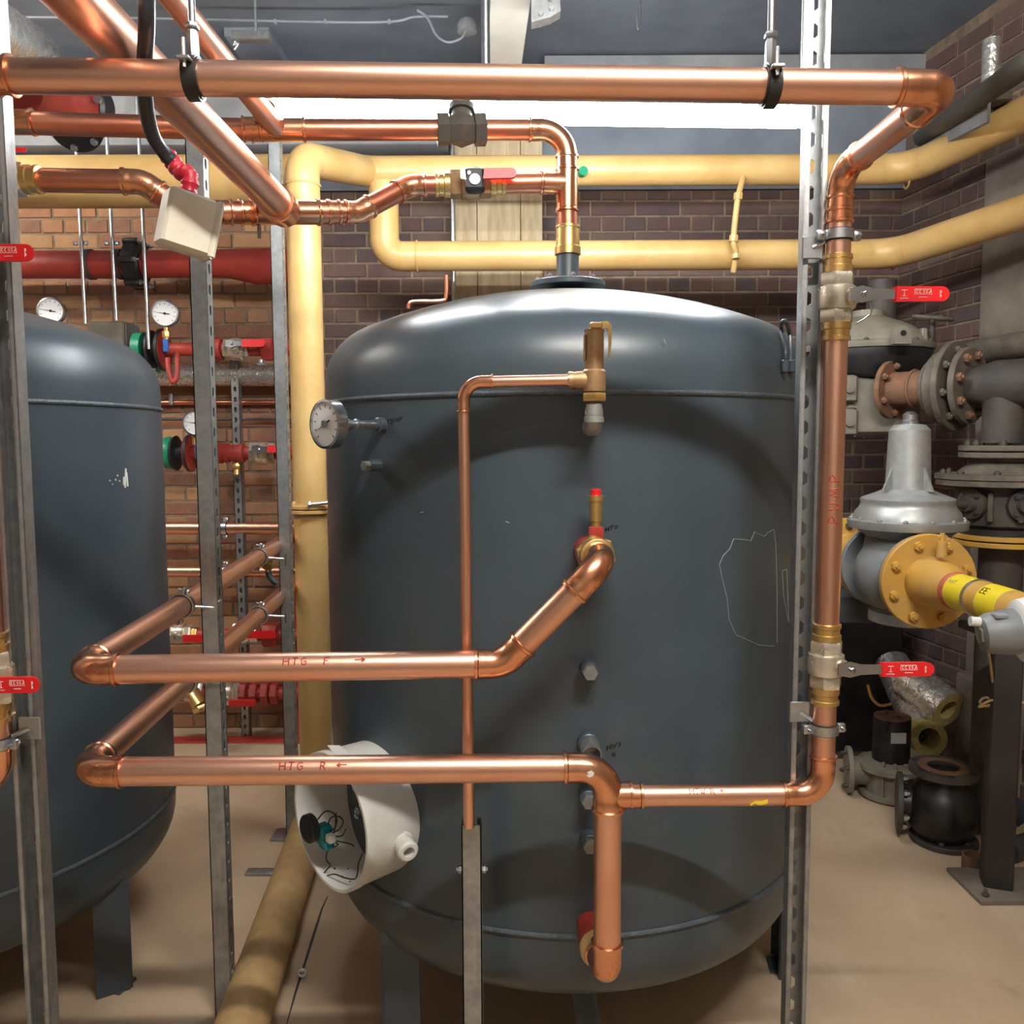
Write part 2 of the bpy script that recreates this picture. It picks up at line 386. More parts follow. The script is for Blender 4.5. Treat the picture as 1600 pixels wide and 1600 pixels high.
def write_pipe(root, p0, ax, face, r, text, h, wr, m, gap=.35, flip=1):
    ax = V(ax).normalized(); n = V(face); n = (n-ax*n.dot(ax)).normalized(); b = ax.cross(n)*flip
    st, w = strokes(text, h, gap); mb = MB()
    for pl in st:
        pts = []
        for x, y in densify(pl, h*.12):
            a = y/r
            pts.append(V(p0)+ax*x+(n*math.cos(a)+b*math.sin(a))*(r+wr*.1))
        mb.tube(pts, wr, 5)
    return O('handwriting', mb, m, root)

# ------------------------------------------------------------------ fittings
def lever(body, c, face, hd, s, L0=.055, L1=.15, hh=.0135, mark=True):
    """stem, chrome lever and red sleeve on a valve body; c = stem root, face = out of the valve, hd = along the lever"""
    face = V(face).normalized(); hd = V(hd).normalized(); w = face.cross(hd).normalized()
    e = c+face*s
    mb = MB().cyl(c, e+face*.004, s*.34, 14); mb.hexp(e+face*.004, face, s*.36, .008, ref=hd); O('stem_nut', mb, CHR, body)
    mb = MB(); mb.prism([(-.022*hh/.0135, -hh*.8), (.0, -hh*1.15), (L0*.35, -hh*.75), (L0+.01, -hh*.62), (L0+.01, hh*.62), (L0*.35, hh*.75), (0, hh*1.15), (-.022*hh/.0135, hh*.8)], e, hd, w, face, .003)
    O('lever', mb, CHR, body)
    n = 8; poly = [(L0, -hh), (L1-hh, -hh)]+[(L1-hh+hh*math.sin(math.pi*k/n), -hh*math.cos(math.pi*k/n)) for k in range(1, n)]+[(L1-hh, hh), (L0, hh)]
    mb = MB().prism(poly, e-face*.003, hd, w, face, .009)
    sl = O('lever_sleeve', mb, REDB, body)
    if mark:
        mb = MB(); o = e+face*.0062; Ls = L1-L0; t = .0006*hh/.0135
        def ln(pts): mb.tube([o+hd*(L0+a*Ls)+w*(b*hh) for a, b in pts], t, 4)
        ln([(.09, .5), (.2, .5)]); ln([(.145, .5), (.145, -.25)]); ln([(.11, -.3), (.18, -.3)]); ln([(.06, -.62), (.22, -.62)])
        ln([(.34, .62), (.64, .62), (.66, -.05), (.34, -.05), (.34, .62)])
        for k in range(2): ln([(.40+.06*k, .5), (.37+.06*k, .45), (.37+.06*k, .15), (.40+.06*k, .1)])
        for k in range(2): ln([(.53+.0*k+.055*k, .5), (.495+.055*k, .4), (.53+.055*k, .2), (.50+.055*k, .08)])
        ln([(.61, .05), (.65, .5)]); ln([(.42, -.45), (.58, -.45)])
        ln([(.82, .5), (.82, -.5)]); ln([(.84, .45), (.84, .1)]); ln([(.84, -.1), (.84, -.4)])
        O('lever_print', mb, WHT, sl)
def valve(root, p, ax, r, face, hd, m=None, half=.046, L0=.055, L1=.15, hh=.0135, ends=BRA, mark=True, name='ball_valve'):
    ax = V(ax).normalized(); face = V(face).normalized(); R1 = r*1.42
    mb = MB(); p = V(p)
    ref = face
    mb.hexp(p-ax*half, ax, R1, half*.55, ref=ref, ph=R_(30)); mb.hexp(p+ax*half*.45, ax, R1, half*.55, ref=ref, ph=R_(30))
    mb.lathe(p-ax*half*.5, ax, [(0, R1*.9), (half*.08, R1*1.06), (half*.3, R1*1.1), (half*.7, R1*1.1), (half*.92, R1*1.06), (half, R1*.9)], 24)
    mb.lathe(p, face, [(R1*.5, R1*.5), (R1*1.25, R1*.5), (R1*1.3, R1*.42)], 16)
    b = O(name, mb, m or NIC, root)
    lever(b, p+face*R1*1.2, face, hd, R1*.42, L0, L1, hh, mark)
    if ends:
        L = half*.75
        for s in (-1, 1):
            a = p+ax*s*half
            O('adaptor', MB().lathe(a, ax*s, [(0, R1*.86), (L*.35, R1*.86), (L*.4, r*1.1), (L*.7, r*1.1), (L*.75, r*1.2), (L*.95, r*1.2), (L, r*1.02)], 24), ends, root)
    return b
def clamp(label, c, ax, r, lug, rod_to=None, plate=None, m=ZNC, wid=.018, group=None, rr=.0045):
    c = V(c); ax = V(ax).normalized(); lug = V(lug); lug = (lug-ax*lug.dot(ax)).normalized()
    t = T('pipe_clamp', label, 'pipe clamp', c, group)
    O('rubber_liner', MB().ring(c-ax*wid*.6, ax, r+.0025, r*.98, wid*1.2), BLK, t)
    O('band', MB().ring(c-ax*wid/2, ax, r+.0055, r+.0015, wid), m, t)
    w = ax.cross(lug)
    for s in (-1, 1):
        q = c+lug*s*(r+.0125)
        O('lug', MB().cbox(q, .017, wid, .010, (lug, ax, w), .002), m, t)
        O('screw', MB().cyl(q-w*.016, q+w*.011, .003, 8).hexp(q+w*.006, w, .0065, .005), m, t)
    if rod_to is not None:
        d = (V(rod_to)-c).normalized()
        O('rod', MB().cyl(c+d*(r+.004), rod_to, rr, 10), m, t)
        if plate: O('fixing_plate', MB().cbox(rod_to, *plate, ch=.002), m, t)
    return t
def strut(label, c, ztop, zbot, opn, group=None, w=.041, slots=True, pitch=.05, dp=None):
    """slotted C channel standing at c=(x,y), open towards opn"""
    opn = V(opn).normalized(); side = V((0, 0, 1)).cross(opn); up_ = V((0, 0, 1))
    h = w/2; dp = dp or w; lip = w*.24; th = .0025
    t = T('strut_channel', label, 'strut', (c[0], c[1], zbot), group)
    B = V((c[0], c[1], 0)) - opn*(dp/2)
    def slab(name, a0, a1, b0, b1):      # a along side, b along open dir
        mb = MB(); mb.box(B+side*((a0+a1)/2)+opn*((b0+b1)/2)+up_*((ztop+zbot)/2), abs(a1-a0), abs(b1-b0), ztop-zbot, (side, opn, up_)); return O(name, mb, GAL, t)
    mb = MB()
    for s in (-1, 1):
        mb.box(B+side*s*(h-th/2)+opn*(dp/2)+up_*((ztop+zbot)/2), th, dp, ztop-zbot, (side, opn, up_))
        mb.box(B+side*s*(h-lip/2)+opn*(dp-th/2)+up_*((ztop+zbot)/2), lip, th, ztop-zbot, (side, opn, up_))
        mb.box(B+side*s*(h-lip+th/2)+opn*(dp-.004)+up_*((ztop+zbot)/2), th, .008, ztop-zbot, (side, opn, up_))
    # web with slots
    if slots:
        z = zbot; sw, sh = .0065, .014
        while z < ztop-1e-4:
            z1 = min(z+pitch, ztop); cz = z+pitch/2
            if z1-z < pitch*.9:
                mb.box(B+opn*(th/2)+up_*((z+z1)/2), w, th, z1-z, (side, opn, up_)); break
            out = [(-h, z), (0, z), (h, z), (h, cz), (h, z1), (0, z1), (-h, z1), (-h, cz)]
            inn = [(-sw*.6, cz-sh*.85), (0, cz-sh), (sw*.6, cz-sh*.85), (sw, cz), (sw*.6, cz+sh*.85), (0, cz+sh), (-sw*.6, cz+sh*.85), (-sw, cz)]
            inn[0] = (-sw, cz-sh*.6); inn[2] = (sw, cz-sh*.6); inn[4] = (sw, cz+sh*.6); inn[6] = (-sw, cz+sh*.6)
            i = len(mb.v)
            for k in (0, th):
                for a, zz in out+inn: mb.v.append(B+side*a+opn*k+up_*zz)
            for k in range(8):
                j = (k+1) % 8
                mb.f.append((i+k, i+j, i+8+j, i+8+k)); mb.f.append((i+16+k, i+24+k, i+24+j, i+16+j)); mb.f.append((i+8+k, i+8+j, i+24+j, i+24+k))
            z = z1
    else: mb.box(B+opn*(th/2)+up_*((ztop+zbot)/2), w, th, ztop-zbot, (side, opn, up_))
    O('channel', mb, GAL, t, flat=True)
    return t
def gauge(root, c, n, r, stem_to=None, rim=CHR, needle=R_(170)):
    n = V(n).normalized(); u, v, w = basis(n); c = V(c)
    b = O('case', MB().lathe(c-n*r*.35, n, [(0, r*.9), (r*.05, r), (r*.5, r), (r*.52, r*.9), (r*.4, r*.88), (r*.4, 0)], 32), rim, root)
    O('dial', MB().disc(c+n*r*.06, n, r*.88, r*.02, 32), DIAL, b)
    mb = MB(); o = c+n*r*.09
    for k in range(11):
        a = R_(225-27*k); d = u*math.cos(a)+v*math.sin(a); mb.box(o+d*r*.72, r*.14, r*.03, r*.01, (d, n.cross(d), n))
    O('scale_marks', mb, INKK, b)
    d = u*math.cos(needle)+v*math.sin(needle); q = n.cross(d)
    mb = MB().prism([(-r*.35, -r*.035), (r*.7, -.001*r), (r*.7, .001*r), (-r*.35, r*.035)], o+n*r*.02, d, q, n, r*.02); mb.disc(o+n*r*.02, n, r*.09, r*.04, 12)
    O('needle', mb, INKK, b)
    return b

# ================================================================== the setting
YB, HC = 4.4, 3.35
def struct(name, mb, m, label, cat, parent=None):
    return O(name, mb, m, parent, label, cat, kind='structure')
floor = struct('floor', MB().box((0, 1.2, -.05), 9, 7, .1), FLR, 'dusty tan concrete floor of the plant room', 'floor')
ceil = struct('ceiling', MB().box((0, 1.2, HC+.05), 9, 7, .1), CEIL, 'slate grey painted ceiling slab', 'ceiling')
def rwx(y): return 1.98+.166*(YB-y)
wb = struct('wall_back', MB().box((-.7, YB+.055, HC/2), 6.2, .14, HC), MOR, 'brown brick back wall behind the pipework', 'wall')
wl = struct('wall_left', MB().box((-3.7, 1.2, HC/2), .1, 7, HC), PALW, 'pale plastered wall on the left', 'wall')
wf = struct('wall_front', MB().box((0, -2.2, HC/2), 9, .1, HC), PALW, 'pale plastered wall behind the photographer', 'wall')
rd = V((-.166, 1, 0)).normalized(); rn = V((-rd.y, rd.x, 0))      # rn points into the room
rc = V((rwx(1.3), 1.3, HC/2))-rn*.0505
wr = struct('wall_right', MB().box(rc, .14, 6.9, HC, (rn, rd, V((0, 0, 1)))), MOR, 'dirty brick wall on the right behind the gas pipework', 'wall')

# bricks: English bond, each brick in view is its own piece
def brick_mesh(name, w, d=.05, h=.065, c=.003):
    mb = MB(); a, b = w/2, h/2
    for y, k in ((d/2, 0), (-d/2+c, 0), (-d/2, c)):
        for x, z in ((-a+k, -b+k), (a-k, -b+k), (a-k, b-k), (-a+k, b-k)): mb.v.append(V((x, y, z)))
    mb.bridge(0, 4, 4); mb.bridge(4, 8, 4); mb.f.append((8, 9, 10, 11))
    return mb
BM = {}
for k, w in (('s', .215), ('h', .1025)):
    for j in range(3):
        mb = brick_mesh('brick', w-.002*j, h=.065-.0015*j)
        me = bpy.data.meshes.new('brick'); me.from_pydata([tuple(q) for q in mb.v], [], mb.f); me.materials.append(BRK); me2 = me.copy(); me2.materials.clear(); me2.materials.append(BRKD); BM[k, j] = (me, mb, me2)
def brickwork(wall, org, du, dn, length, ztop, seen, lim, rotz, xdark):
    singles = []; rest = MB(); restd = MB()
    row = 0
    while row*.075+.07 < ztop:
        kind = 's' if row % 2 else 'h'; w = .225 if kind == 's' else .1125
        x = (0 if kind == 's' else -.05625)
        while x < length:
            c = V(org)+du*(x+w/2)+V((0, 0, row*.075+.0375))+dn*random.uniform(-.003, .004)
            q = proj(c); pr = seen(q[0], q[1]) if q[2] > .3 else 0
            singles.append((pr if pr else -1, random.random(), kind, c)); x += w
        row += 1
    singles.sort(key=lambda s: (-s[0], s[1]))
    n = 0
    for pr, _, kind, c in singles:
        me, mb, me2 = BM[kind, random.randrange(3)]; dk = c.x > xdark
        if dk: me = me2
        if pr > 0 and n < lim:
            o = bpy.data.objects.new('brick', me); COL.objects.link(o); o.parent = wall; o.location = c-WC[wall.name]; o.rotation_euler = (0, 0, rotz); n += 1
        else:
            rr_ = restd if dk else rest; i = len(rr_.v); M3 = Matrix.Rotation(rotz, 3, 'Z')
            rr_.v += [c+M3 @ q for q in mb.v]; rr_.f += [tuple(i+k for k in f) for f in mb.f]
    if rest.v: O('brickwork', rest, BRKS, wall, kind='stuff', flat=True)
    if restd.v: O('dark_brickwork', restd, BRKDS, wall, kind='stuff', flat=True)
def seen_back(x, y):
    if 240 < x < 470 and 470 < y < 1160: return 3
    if -20 < x < 470 and 318 < y < 500: return 3
    if 1310 < x < 1450 and 290 < y < 460: return 2
    if 500 < x < 1260 and 285 < y < 480: return 1.5 if (x < 715 or x > 905) else 1.4
    return 0
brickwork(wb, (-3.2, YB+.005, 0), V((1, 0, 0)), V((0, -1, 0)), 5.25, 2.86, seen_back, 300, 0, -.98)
def seen_right(x, y):
    if 1420 < x < 1610 and 20 < y < 640: return 3
    if 1300 < x < 1620 and 640 < y < 1260: return 2
    return 0
y0 = 2.9
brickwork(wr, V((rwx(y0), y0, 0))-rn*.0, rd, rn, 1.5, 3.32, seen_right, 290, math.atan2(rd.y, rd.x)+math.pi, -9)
# upper wall: painted band, lintel, beams
struct('trim_1', MB().box((-.7, YB-.01, 3.06), 5.4, .06, .62), CEIL, 'slate grey painted upper band of the back wall', 'trim')
a = P(850, 93, YB-.12); b = P(1560, 133, YB-.12)
struct('trim_2', MB().cbox(((a.x+2.2)/2, YB-.1, (a.z+b.z)/2), 2.2-a.x, .14, a.z-b.z, ch=.004), PAL, 'pale grey concrete lintel high on the back wall', 'trim')
a = P(-40, 152, YB-.2); b = P(700, 231, YB-.2)
struct('trim_3', MB().cbox(((a.x+b.x)/2-.2, YB-.15, (a.z+b.z)/2), b.x-a.x+.4, .2, a.z-b.z, ch=.004), PAL, 'pale grey boxed beam across the left of the back wall', 'trim')
# beam running along the ceiling towards the back wall
bz = 1.5+1.45*1.0
a = P(798, 0, 2.95); b = P(788, 103, 3.45)
z0 = P(798, 0, 2.95).z
dirb = V((b.x-a.x, b.y-a.y, 0)).normalized(); A = V((a.x, a.y, a.z))-dirb*1.6; B = A+dirb*3.0
mb = MB(); u = V((dirb.y, -dirb.x, 0))
mb.box((A+B)/2+V((0, 0, .16)), .132, (B-A).length, .32, (u, dirb, V((0, 0, 1))))
struct('trim_4', mb, BEAM, 'cream painted beam running under the ceiling to the wall', 'trim')
for k in range(3): pass
# blocks of the pale upper wall at left
for k, (x0, y0_, x1, y1_) in enumerate(((352, 30, 424, 62),)):
    a = P(x0, y0_, 4.0); b = P(x1, y1_, 4.0)
    struct('trim_5', MB().cbox(((a.x+b.x)/2, 4.15, (a.z+b.z)/2), b.x-a.x, .36, a.z-b.z, ch=.005), CEIL, 'grey boxed ledge below the ceiling at left', 'trim')
# pilaster on right wall + grey render
a = P(1560, 500, 3.62)
struct('trim_6', MB().box(V((a.x+.13, a.y, 1.35)), .2, .34, 2.7, (rn, rd, V((0, 0, 1)))), RNDR, 'grey rendered pier on the right wall', 'trim')
# floor scuffs and joint strip
def scuff(name, pts, w, m, label=None):
    mb = MB()
    ps = [Z(x, y, .0003) for x, y in pts]; L = []; Rr = []
    for i, p in enumerate(ps):
        d = (ps[min(i+1, len(ps)-1)]-ps[max(i-1, 0)]).normalized(); q = V((-d.y, d.x, 0))
        ww = w*(.35+.65*math.sin(math.pi*(i+.3)/(len(ps)-.4)))*random.uniform(.6, 1.2)
        L.append(p+q*ww); Rr.append(p-q*ww)
    poly = L+Rr[::-1]; i = 0
    mb.v = [p for p in poly]+[p+V((0, 0, .0003)) for p in poly]; n = len(poly)
    mb.bridge(0, n, n); mb.f.append(tuple(range(n, 2*n)))
    return O(name, mb, m, floor)
scuff('floor_joint', [(448, 1600), (462, 1550), (478, 1500), (492, 1455), (503, 1420), (512, 1400)], .004, DRK)
mb = MB(); mb.cyl(Z(472, 1520, 0), Z(472, 1520, .012), .012, 10); mb.hexp(Z(472, 1520, .012), (0, 0, 1), .008, .006)
O('floor_anchor', mb, ZNC, None, 'small zinc anchor bolt in the floor beside the tan pipe', 'bolt')

# timber casing on the back wall
a = P(709, 205, YB-.14); b = P(848, 460, YB-.14)
YB_ = YB
t = T('timber_casing', 'pale timber plank casing on the back wall behind the tank', 'casing', ((a.x+b.x)/2, YB-.12, 0))
xs = [a.x, a.x+(b.x-a.x)*.255, a.x+(b.x-a.x)*.75, b.x]
for k in range(3):
    O('plank', MB().cbox(((xs[k]+xs[k+1])/2, YB-.125, (a.z+0)/2), xs[k+1]-xs[k]-.003, .025, a.z, ch=.002), TIM, t)
for s in (xs[0]+.012, xs[3]-.012): O('side_board', MB().cbox((s, YB-.07, a.z/2), .024, .08, a.z, ch=.002), TIM, t)

# fluorescent battens
def batten(label, A, B, lamp, rod=True):
    A = V(A); B = V(B); d = (B-A).normalized(); mid = (A+B)/2; L = (B-A).length; s = V((d.y, -d.x, 0)).normalized(); w = V((0, 0, 1))
    t = T('fluorescent_batten', label, 'light', mid+V((0, 0, .12)))
    O('housing', MB().cbox(mid+w*.062, L+.04, .05, .05, (d, s, w), .004), WHT, t)
    O('diffuser', MB().tube([A+d*.002, A+d*.012, B-d*.012, B-d*.002], [.024, .032, .032, .024], 20), lamp, t)
    for e, q in ((A, -1), (B, 1)): O('end_cap', MB().cbox(e+d*q*.012+w*.03, .022, .066, .11, (d, s, w), .004), WHT, t)
    if rod:
        for k, rr_ in ((-.105, .013), (.497, .005)): O('hanging_rod', MB().cyl(mid+d*L*k+w*.09, V((mid.x+d.x*L*k, mid.y+d.y*L*k, HC)), rr_, 12), ZNC, t)
    return t
A = P(430, 172, 2.58); B = P(1252, 182, 2.64)
zt = (A.z+B.z)/2
batten('lit fluorescent batten hanging over the large tank', (A.x, A.y, A.z), (B.x, B.y, A.z-.004), LAMP)
batten('lit fluorescent batten over the aisle in front of the large tank', (-.15, .2, 3.14), (1.15, .2, 3.14), LAMP2)
batten('unseen lit batten added over the far side of the smaller tank', (-3.45, 2.7, 3.05), (-2.15, 2.7, 3.05), LAMP3)  # lamp out of view, added to brighten the back-left wall


def smooth(pts, n=6):
    out = []
    for i in range(len(pts)-1):
        p0 = pts[max(i-1, 0)]; p1 = pts[i]; p2 = pts[i+1]; p3 = pts[min(i+2, len(pts)-1)]
        for k in range(n):
            s = k/n
            out.append(.5*((2*p1)+(p2-p0)*s+(2*p0-5*p1+4*p2-p3)*s*s+(3*p1-p0-3*p2+p3)*s**3))
    out.append(pts[-1]); return out
# ================================================================== tanks
TR = .65; TZ0, TZ1 = .44, 1.60
TC = V((.145, 2.396, 0)); LC = V((-1.674, 2.378, 0))
def dome(h=.25, rk=.15, sf=.05, n=8):
    """torispherical head: straight flange, knuckle, crown"""
    Rc = 1.45; zc = sf+h-Rc; a0 = math.asin((TR-rk)/(Rc-rk)); out = [(0, TR)]
    for k in range(n+1):
        th = math.pi/2-(math.pi/2-a0)*k/n; out.append((sf+rk*math.cos(th), TR-rk+rk*math.sin(th)))
    for k in range(1, n+1):
        th = a0*(1-k/n); out.append((zc+Rc*math.cos(th), Rc*math.sin(th)))
    return out
def ray_cyl(px, py, C, Rr=TR):
    d = ray(px, py); o = CAM-C
    a = d.x**2+d.y**2; b = 2*(o.x*d.x+o.y*d.y); c = o.x**2+o.y**2-Rr**2
    D = b*b-4*a*c
    t = (-b-math.sqrt(max(D, 0)))/(2*a)
    p = CAM+d*t; n = V((p.x-C.x, p.y-C.y, 0)).normalized()
    return p, n
def make_tank(label, C, legs):
    t = T('pressure_vessel', label, 'tank', C)
    up_d = [(TZ1+h, r) for h, r in dome()]; lo_d = [(TZ0-h, r) for h, r in dome()][::-1]
    up_d[-1] = (up_d[-1][0], 0); lo_d[0] = (lo_d[0][0], 0)
    sh = O('shell', MB().lathe(C, (0, 0, 1), lo_d+up_d, 128), TNK, t)
    for z in (TZ0, TZ1): O('weld_seam', MB().torus(C+V((0, 0, z)), (0, 0, 1), TR+.0005, .0058, 128, 8), TNKW, t)
    for ang, rad in legs:
        n = V((math.cos(R_(ang)), math.sin(R_(ang)), 0)); vtx = C+n*rad
        mb = MB()
        for s in (-1, 1):
            d = Matrix.Rotation(R_(45*s), 3, 'Z') @ (-n); w = V((0, 0, 1)); q = d.cross(w)
            mb.prism([(0, 0), (.085, 0), (.085, .30), (.06, .395), (0, .385)], vtx-q*.0, d, w, q*(-s), .007)
        mb.box(vtx-n*.042+V((0, 0, .004)), .07, .07, .008, (n, V((-n.y, n.x, 0)), V((0, 0, 1))))
        O('leg', mb, TNK, t)
    return t, sh
tank, tshell = make_tank('large dark slate pressure vessel under the lit batten', TC, [(224, .635), (-7, .665), (100, .63)])
ltank, lshell = make_tank('dark slate pressure vessel cut off by the left edge', LC, [(-13, .63), (107, .63), (227, .63)])
# top neck and flange of the large tank
ztop = TZ1+.30
fo = P(887, 441, 2.396); fo.x = P(887, 441, 2.396).x
tx = fo.x
flange(tank, (tx, 2.396, P(887, 451, 2.396).z), (0, 0, 1), .103, .016, TNK, 8, .009, ZNC, ph=.1, name='top_flange')
O('neck', MB().lathe((tx, 2.396, ztop-.01), (0, 0, 1), [(0, .05), (.025, .05), (.026, .034), (.04, .031), (P(887, 396, 2.396).z-ztop+.01, .031)], 24), TNK, tank)
# lifting lug loop
DP = dome()
def dome_r(h):
    for (h0, r0_), (h1, r1_) in zip(DP, DP[1:]):
        if h0 <= h <= h1 and h1 > h0: return r0_+(r1_-r0_)*(h-h0)/(h1-h0)
    return TR if h < 0 else 0
def ray_dome(px, py, C):
    d = ray(px, py); t_ = 1.2
    while t_ < 4:
        p = CAM+d*t_
        if math.hypot(p.x-C.x, p.y-C.y) < dome_r(p.z-TZ1) and TZ0 < p.z: return p
        t_ += .002
    return None
pp = [(1222, 574), (1218, 552), (1211, 520), (1212, 509), (1218, 508), (1224, 528), (1233, 574)]
pts = [ray_dome(x, y, TC) for x, y in pp]
yl = pts[0].y
pts = [q if q is not None else P(x, y, yl+.02) for q, (x, y) in zip(pts, pp)]
pts = [p+V((p.x-TC.x, p.y-TC.y, .25)).normalized()*(.004 if k in (0, 6) else .016) for k, p in enumerate(pts)]
O('lifting_lug', MB().tube(smooth(pts, 4), .005, 8), TNK, tank)
for q in (pts[0], pts[-1]): O('lug_pad', MB().cbox(q, .016, .03, .03, ch=.003), TNK, tank)
# bosses and plugs
def boss(px, py, r, L, plug=True, m=GRY, hexr=None):
    p, n = ray_cyl(px, py, TC)
    b = O('boss', MB().lathe(p-n*.01, n, [(0, r), (.01+L, r), (.012+L, r*.9)], 20), TNK, tank)
    if plug: O('hex_plug', MB().hexp(p+n*L, n, hexr or r*.86, .018), GAL, b)
    return p, n, b
for x, y in ((919, 1043), (917, 1240), (919, 1308)): boss(x, y, .019, .03)
boss(592, 727, .0135, .026)
p, n, b = boss(919, 1160, .024, .016, plug=False)
O('stub_pipe', MB().lathe(p+n*.014, n, [(0, .0205), (.06, .0205), (.06, .017), (.02, .016)], 20), GAL, b)
# ink and scratches
def tank_lines(name, lines, m, wr, C, par):
    mb = MB()
    for ln in lines:
        pts = []
        for q in densify(ln, 4): p, n = ray_cyl(q[0], q[1], C); pts.append(p+n*wr*.2)
        mb.tube(pts, wr, 5)
    return O(name, mb, m, par)
def tank_text(text, x, y, h, sl, m, wr, C, par, gap=.3):
    st, w = strokes(text, h, gap)
    tank_lines('handwriting', [[(x+a+b*.15, y-b-a*sl) for a, b in pl] for pl in st], m, wr, C, par)
tank_text('HWS', 948, 1173, 8, .35, INKK, .0012, TC, tshell); tank_text('a', 956, 1181, 8, 0, INKK, .0012, TC, tshell)
tank_text('HTG', 946, 831, 7, .3, INKK, .0012, TC, tshell)
tank_text('TEMP', 603, 663, 7, .2, INKK, .001, TC, tshell)
tank_lines('scratch', [[(1209, 827), (1200, 832), (1194, 838), (1186, 835), (1179, 831), (1173, 845), (1160, 843), (1146, 842), (1140, 858), (1130, 868), (1124, 882), (1129, 907), (1136, 935), (1139, 968), (1150, 992), (1168, 1000), (1185, 1008), (1210, 1010)], [(1209, 827), (1212, 850), (1214, 920), (1214, 1004)]], SCR, .0009, TC, tshell)
tank_lines('scratch', [[(1222, 892), (1229, 890), (1231, 930), (1232, 972)], [(1222, 892), (1224, 930), (1232, 972)]], SCR, .0011, TC, tshell)
tank_lines('scratch', [[(1037, 530), (1040, 537)], [(657, 801), (662, 800)], [(790, 815), (796, 817)]], SCR, .0014, TC, tshell)
tank_lines('paint_chip', [[(196, 732), (195, 762)], [(197, 738), (199, 760)], [(193, 745), (193, 758)]], WHT, .0026, LC, lshell)
tank_lines('paint_chip', [[(183, 742), (184, 744)], [(180, 748), (181, 751)], [(171, 750), (172, 752)], [(186, 751), (187, 752)], [(175, 756), (176, 757)]], WHT, .0018, LC, lshell)
# thermometer on the large tank
p, n = ray_cyl(598, 664, TC)
t = T('dial_thermometer', 'dial thermometer with chrome rim on a stem left of the large tank', 'gauge', p)
O('pocket', MB().lathe(p-n*.005, n, [(0, .017), (.02, .017), (.022, .013), (.03, .013)], 18), TNK, t)
mb = MB().lathe(p+n*.02, n, [(0, .0095), (.05, .0095), (.051, .0125), (.056, .0125), (.057, .0095), (.075, .0095), (.076, .013), (.09, .013), (.092, .009), (.14, .008)], 18)
O('stem', mb, ZNC, t)
gauge(t, p+n*.15, n, .052, needle=R_(205))
# big white round enclosure of the immersion heater
n = V((-.73, -.683, 0)).normalized()
fc = P(514, 1284, (TC+n*(TR+.125)).y)
base = fc-n*.17
t = T('heater_enclosure', 'open white round plastic heater enclosure on the large tank', 'enclosure', base)
Rr = .157
sh = O('shroud', MB().lathe(base, n, [(0, Rr*.94), (.012, Rr*.97), (.145, Rr*.985), (.15, Rr*1.0), (.17, Rr*1.0), (.17, Rr*.955), (.13, Rr*.95), (.02, Rr*.93), (0, Rr*.9)], 64, closed=True), WHT, t)
O('back_plate', MB().disc(base+n*.012, n, Rr*.93, .004, 48), WHT, t)
u, v, w = basis(n)     # u = sideways, v = up
O('heater_flange', MB().lathe(base+n*.016+u*.0, n, [(0, .082), (.028, .082), (.032, .076), (.034, 0)], 32), BLKG, t)
bolts(t, base+n*.05, n, .066, 6, .009, .012, ZNC, ph=.6)
O('terminal_stub', MB().cyl(base+n*.05, base+n*.085, .013, 14).hexp(base+n*.085, n, .011, .012), CHR, t)
pp = P(490, 1292, (fc-n*.06).y)
O('thermostat_dial', MB().disc(pp, n, .033, .02, 28, ch=.003), BLK, t)
pp2 = P(506, 1303, (fc-n*.05).y)
O('thermostat_block', MB().cbox(pp2, .034, .045, .03, (u, v, n), .004).cbox(pp2+u*.012-v*.02, .03, .02, .026, (u, v, n), .003), TEAL, t)
O('terminals', MB().cbox(pp2+u*.03, .02, .02, .02, (u, v, n), .003), WHT, t)
def wire(pts, yoff): return [P(x, y, fc.y+yoff-1.05*(x-514)/FPX*1.95) for x, y in pts]
for pl in ([(497, 1280), (508, 1268), (520, 1270), (526, 1280), (524, 1292), (517, 1298), (513, 1288), (518, 1277), (530, 1276), (536, 1284), (530, 1296), (520, 1302), (524, 1316), (528, 1320), (512, 1330), (510, 1344), (516, 1352), (506, 1364), (505, 1370), (522, 1366), (540, 1372), (556, 1372), (560, 1350), (566, 1334)], [(525, 1270), (524, 1290), (522, 1305), (534, 1306), (540, 1296)], [(525, 1314), (545, 1318), (553, 1322)]):
    O('wire', MB().tube(smooth(wire(pl, .03)), .0017, 6), INKK, t)
# drain holes in the shroud, cable gland
gp = P(585, 1308, (base-u*0).y-.02)
gd = (V((gp.x, gp.y, gp.z))-(base+n*.06)); gd = (gd-n*gd.dot(n)).normalized()
gd = (u*.86-v*.16).normalized() if (u.x > 0) else (-u*.86-v*.16).normalized()
g0 = base+n*.075+gd*Rr*.96
gdir = (gd*.75+V((.1, -.62, 0))).normalized()
O('cable_gland', MB().lathe(g0-gdir*.01, gdir, [(0, .026), (.012, .026), (.013, .022), (.03, .022), (.033, .0235), (.05, .0235), (.055, .019), (.055, .0125), (.03, .0125), (.03, 0)], 24), WHT, t)
mb = MB()
for i in range(4):
    for j in range(4):
        an = R_(-90+(-24+i*13+(j % 2)*6)); rr_ = Rr*.951
        q = base+n*(.05+j*.027)+(u*math.cos(an)+v*math.sin(an))*rr_
        rad = -(u*math.cos(an)+v*math.sin(an)); mb.disc(q-rad*.001, rad, .0028, .002, 8)
O('drain_holes', mb, INKK, sh)
O('cut_flap', MB().prism([(0, 0), (.1, .03), (.13, .02), (.13, .0), (.02, -.02)], base+n*.14+v*Rr*.985-u*.05, u, n, v, .003), WHT, sh)

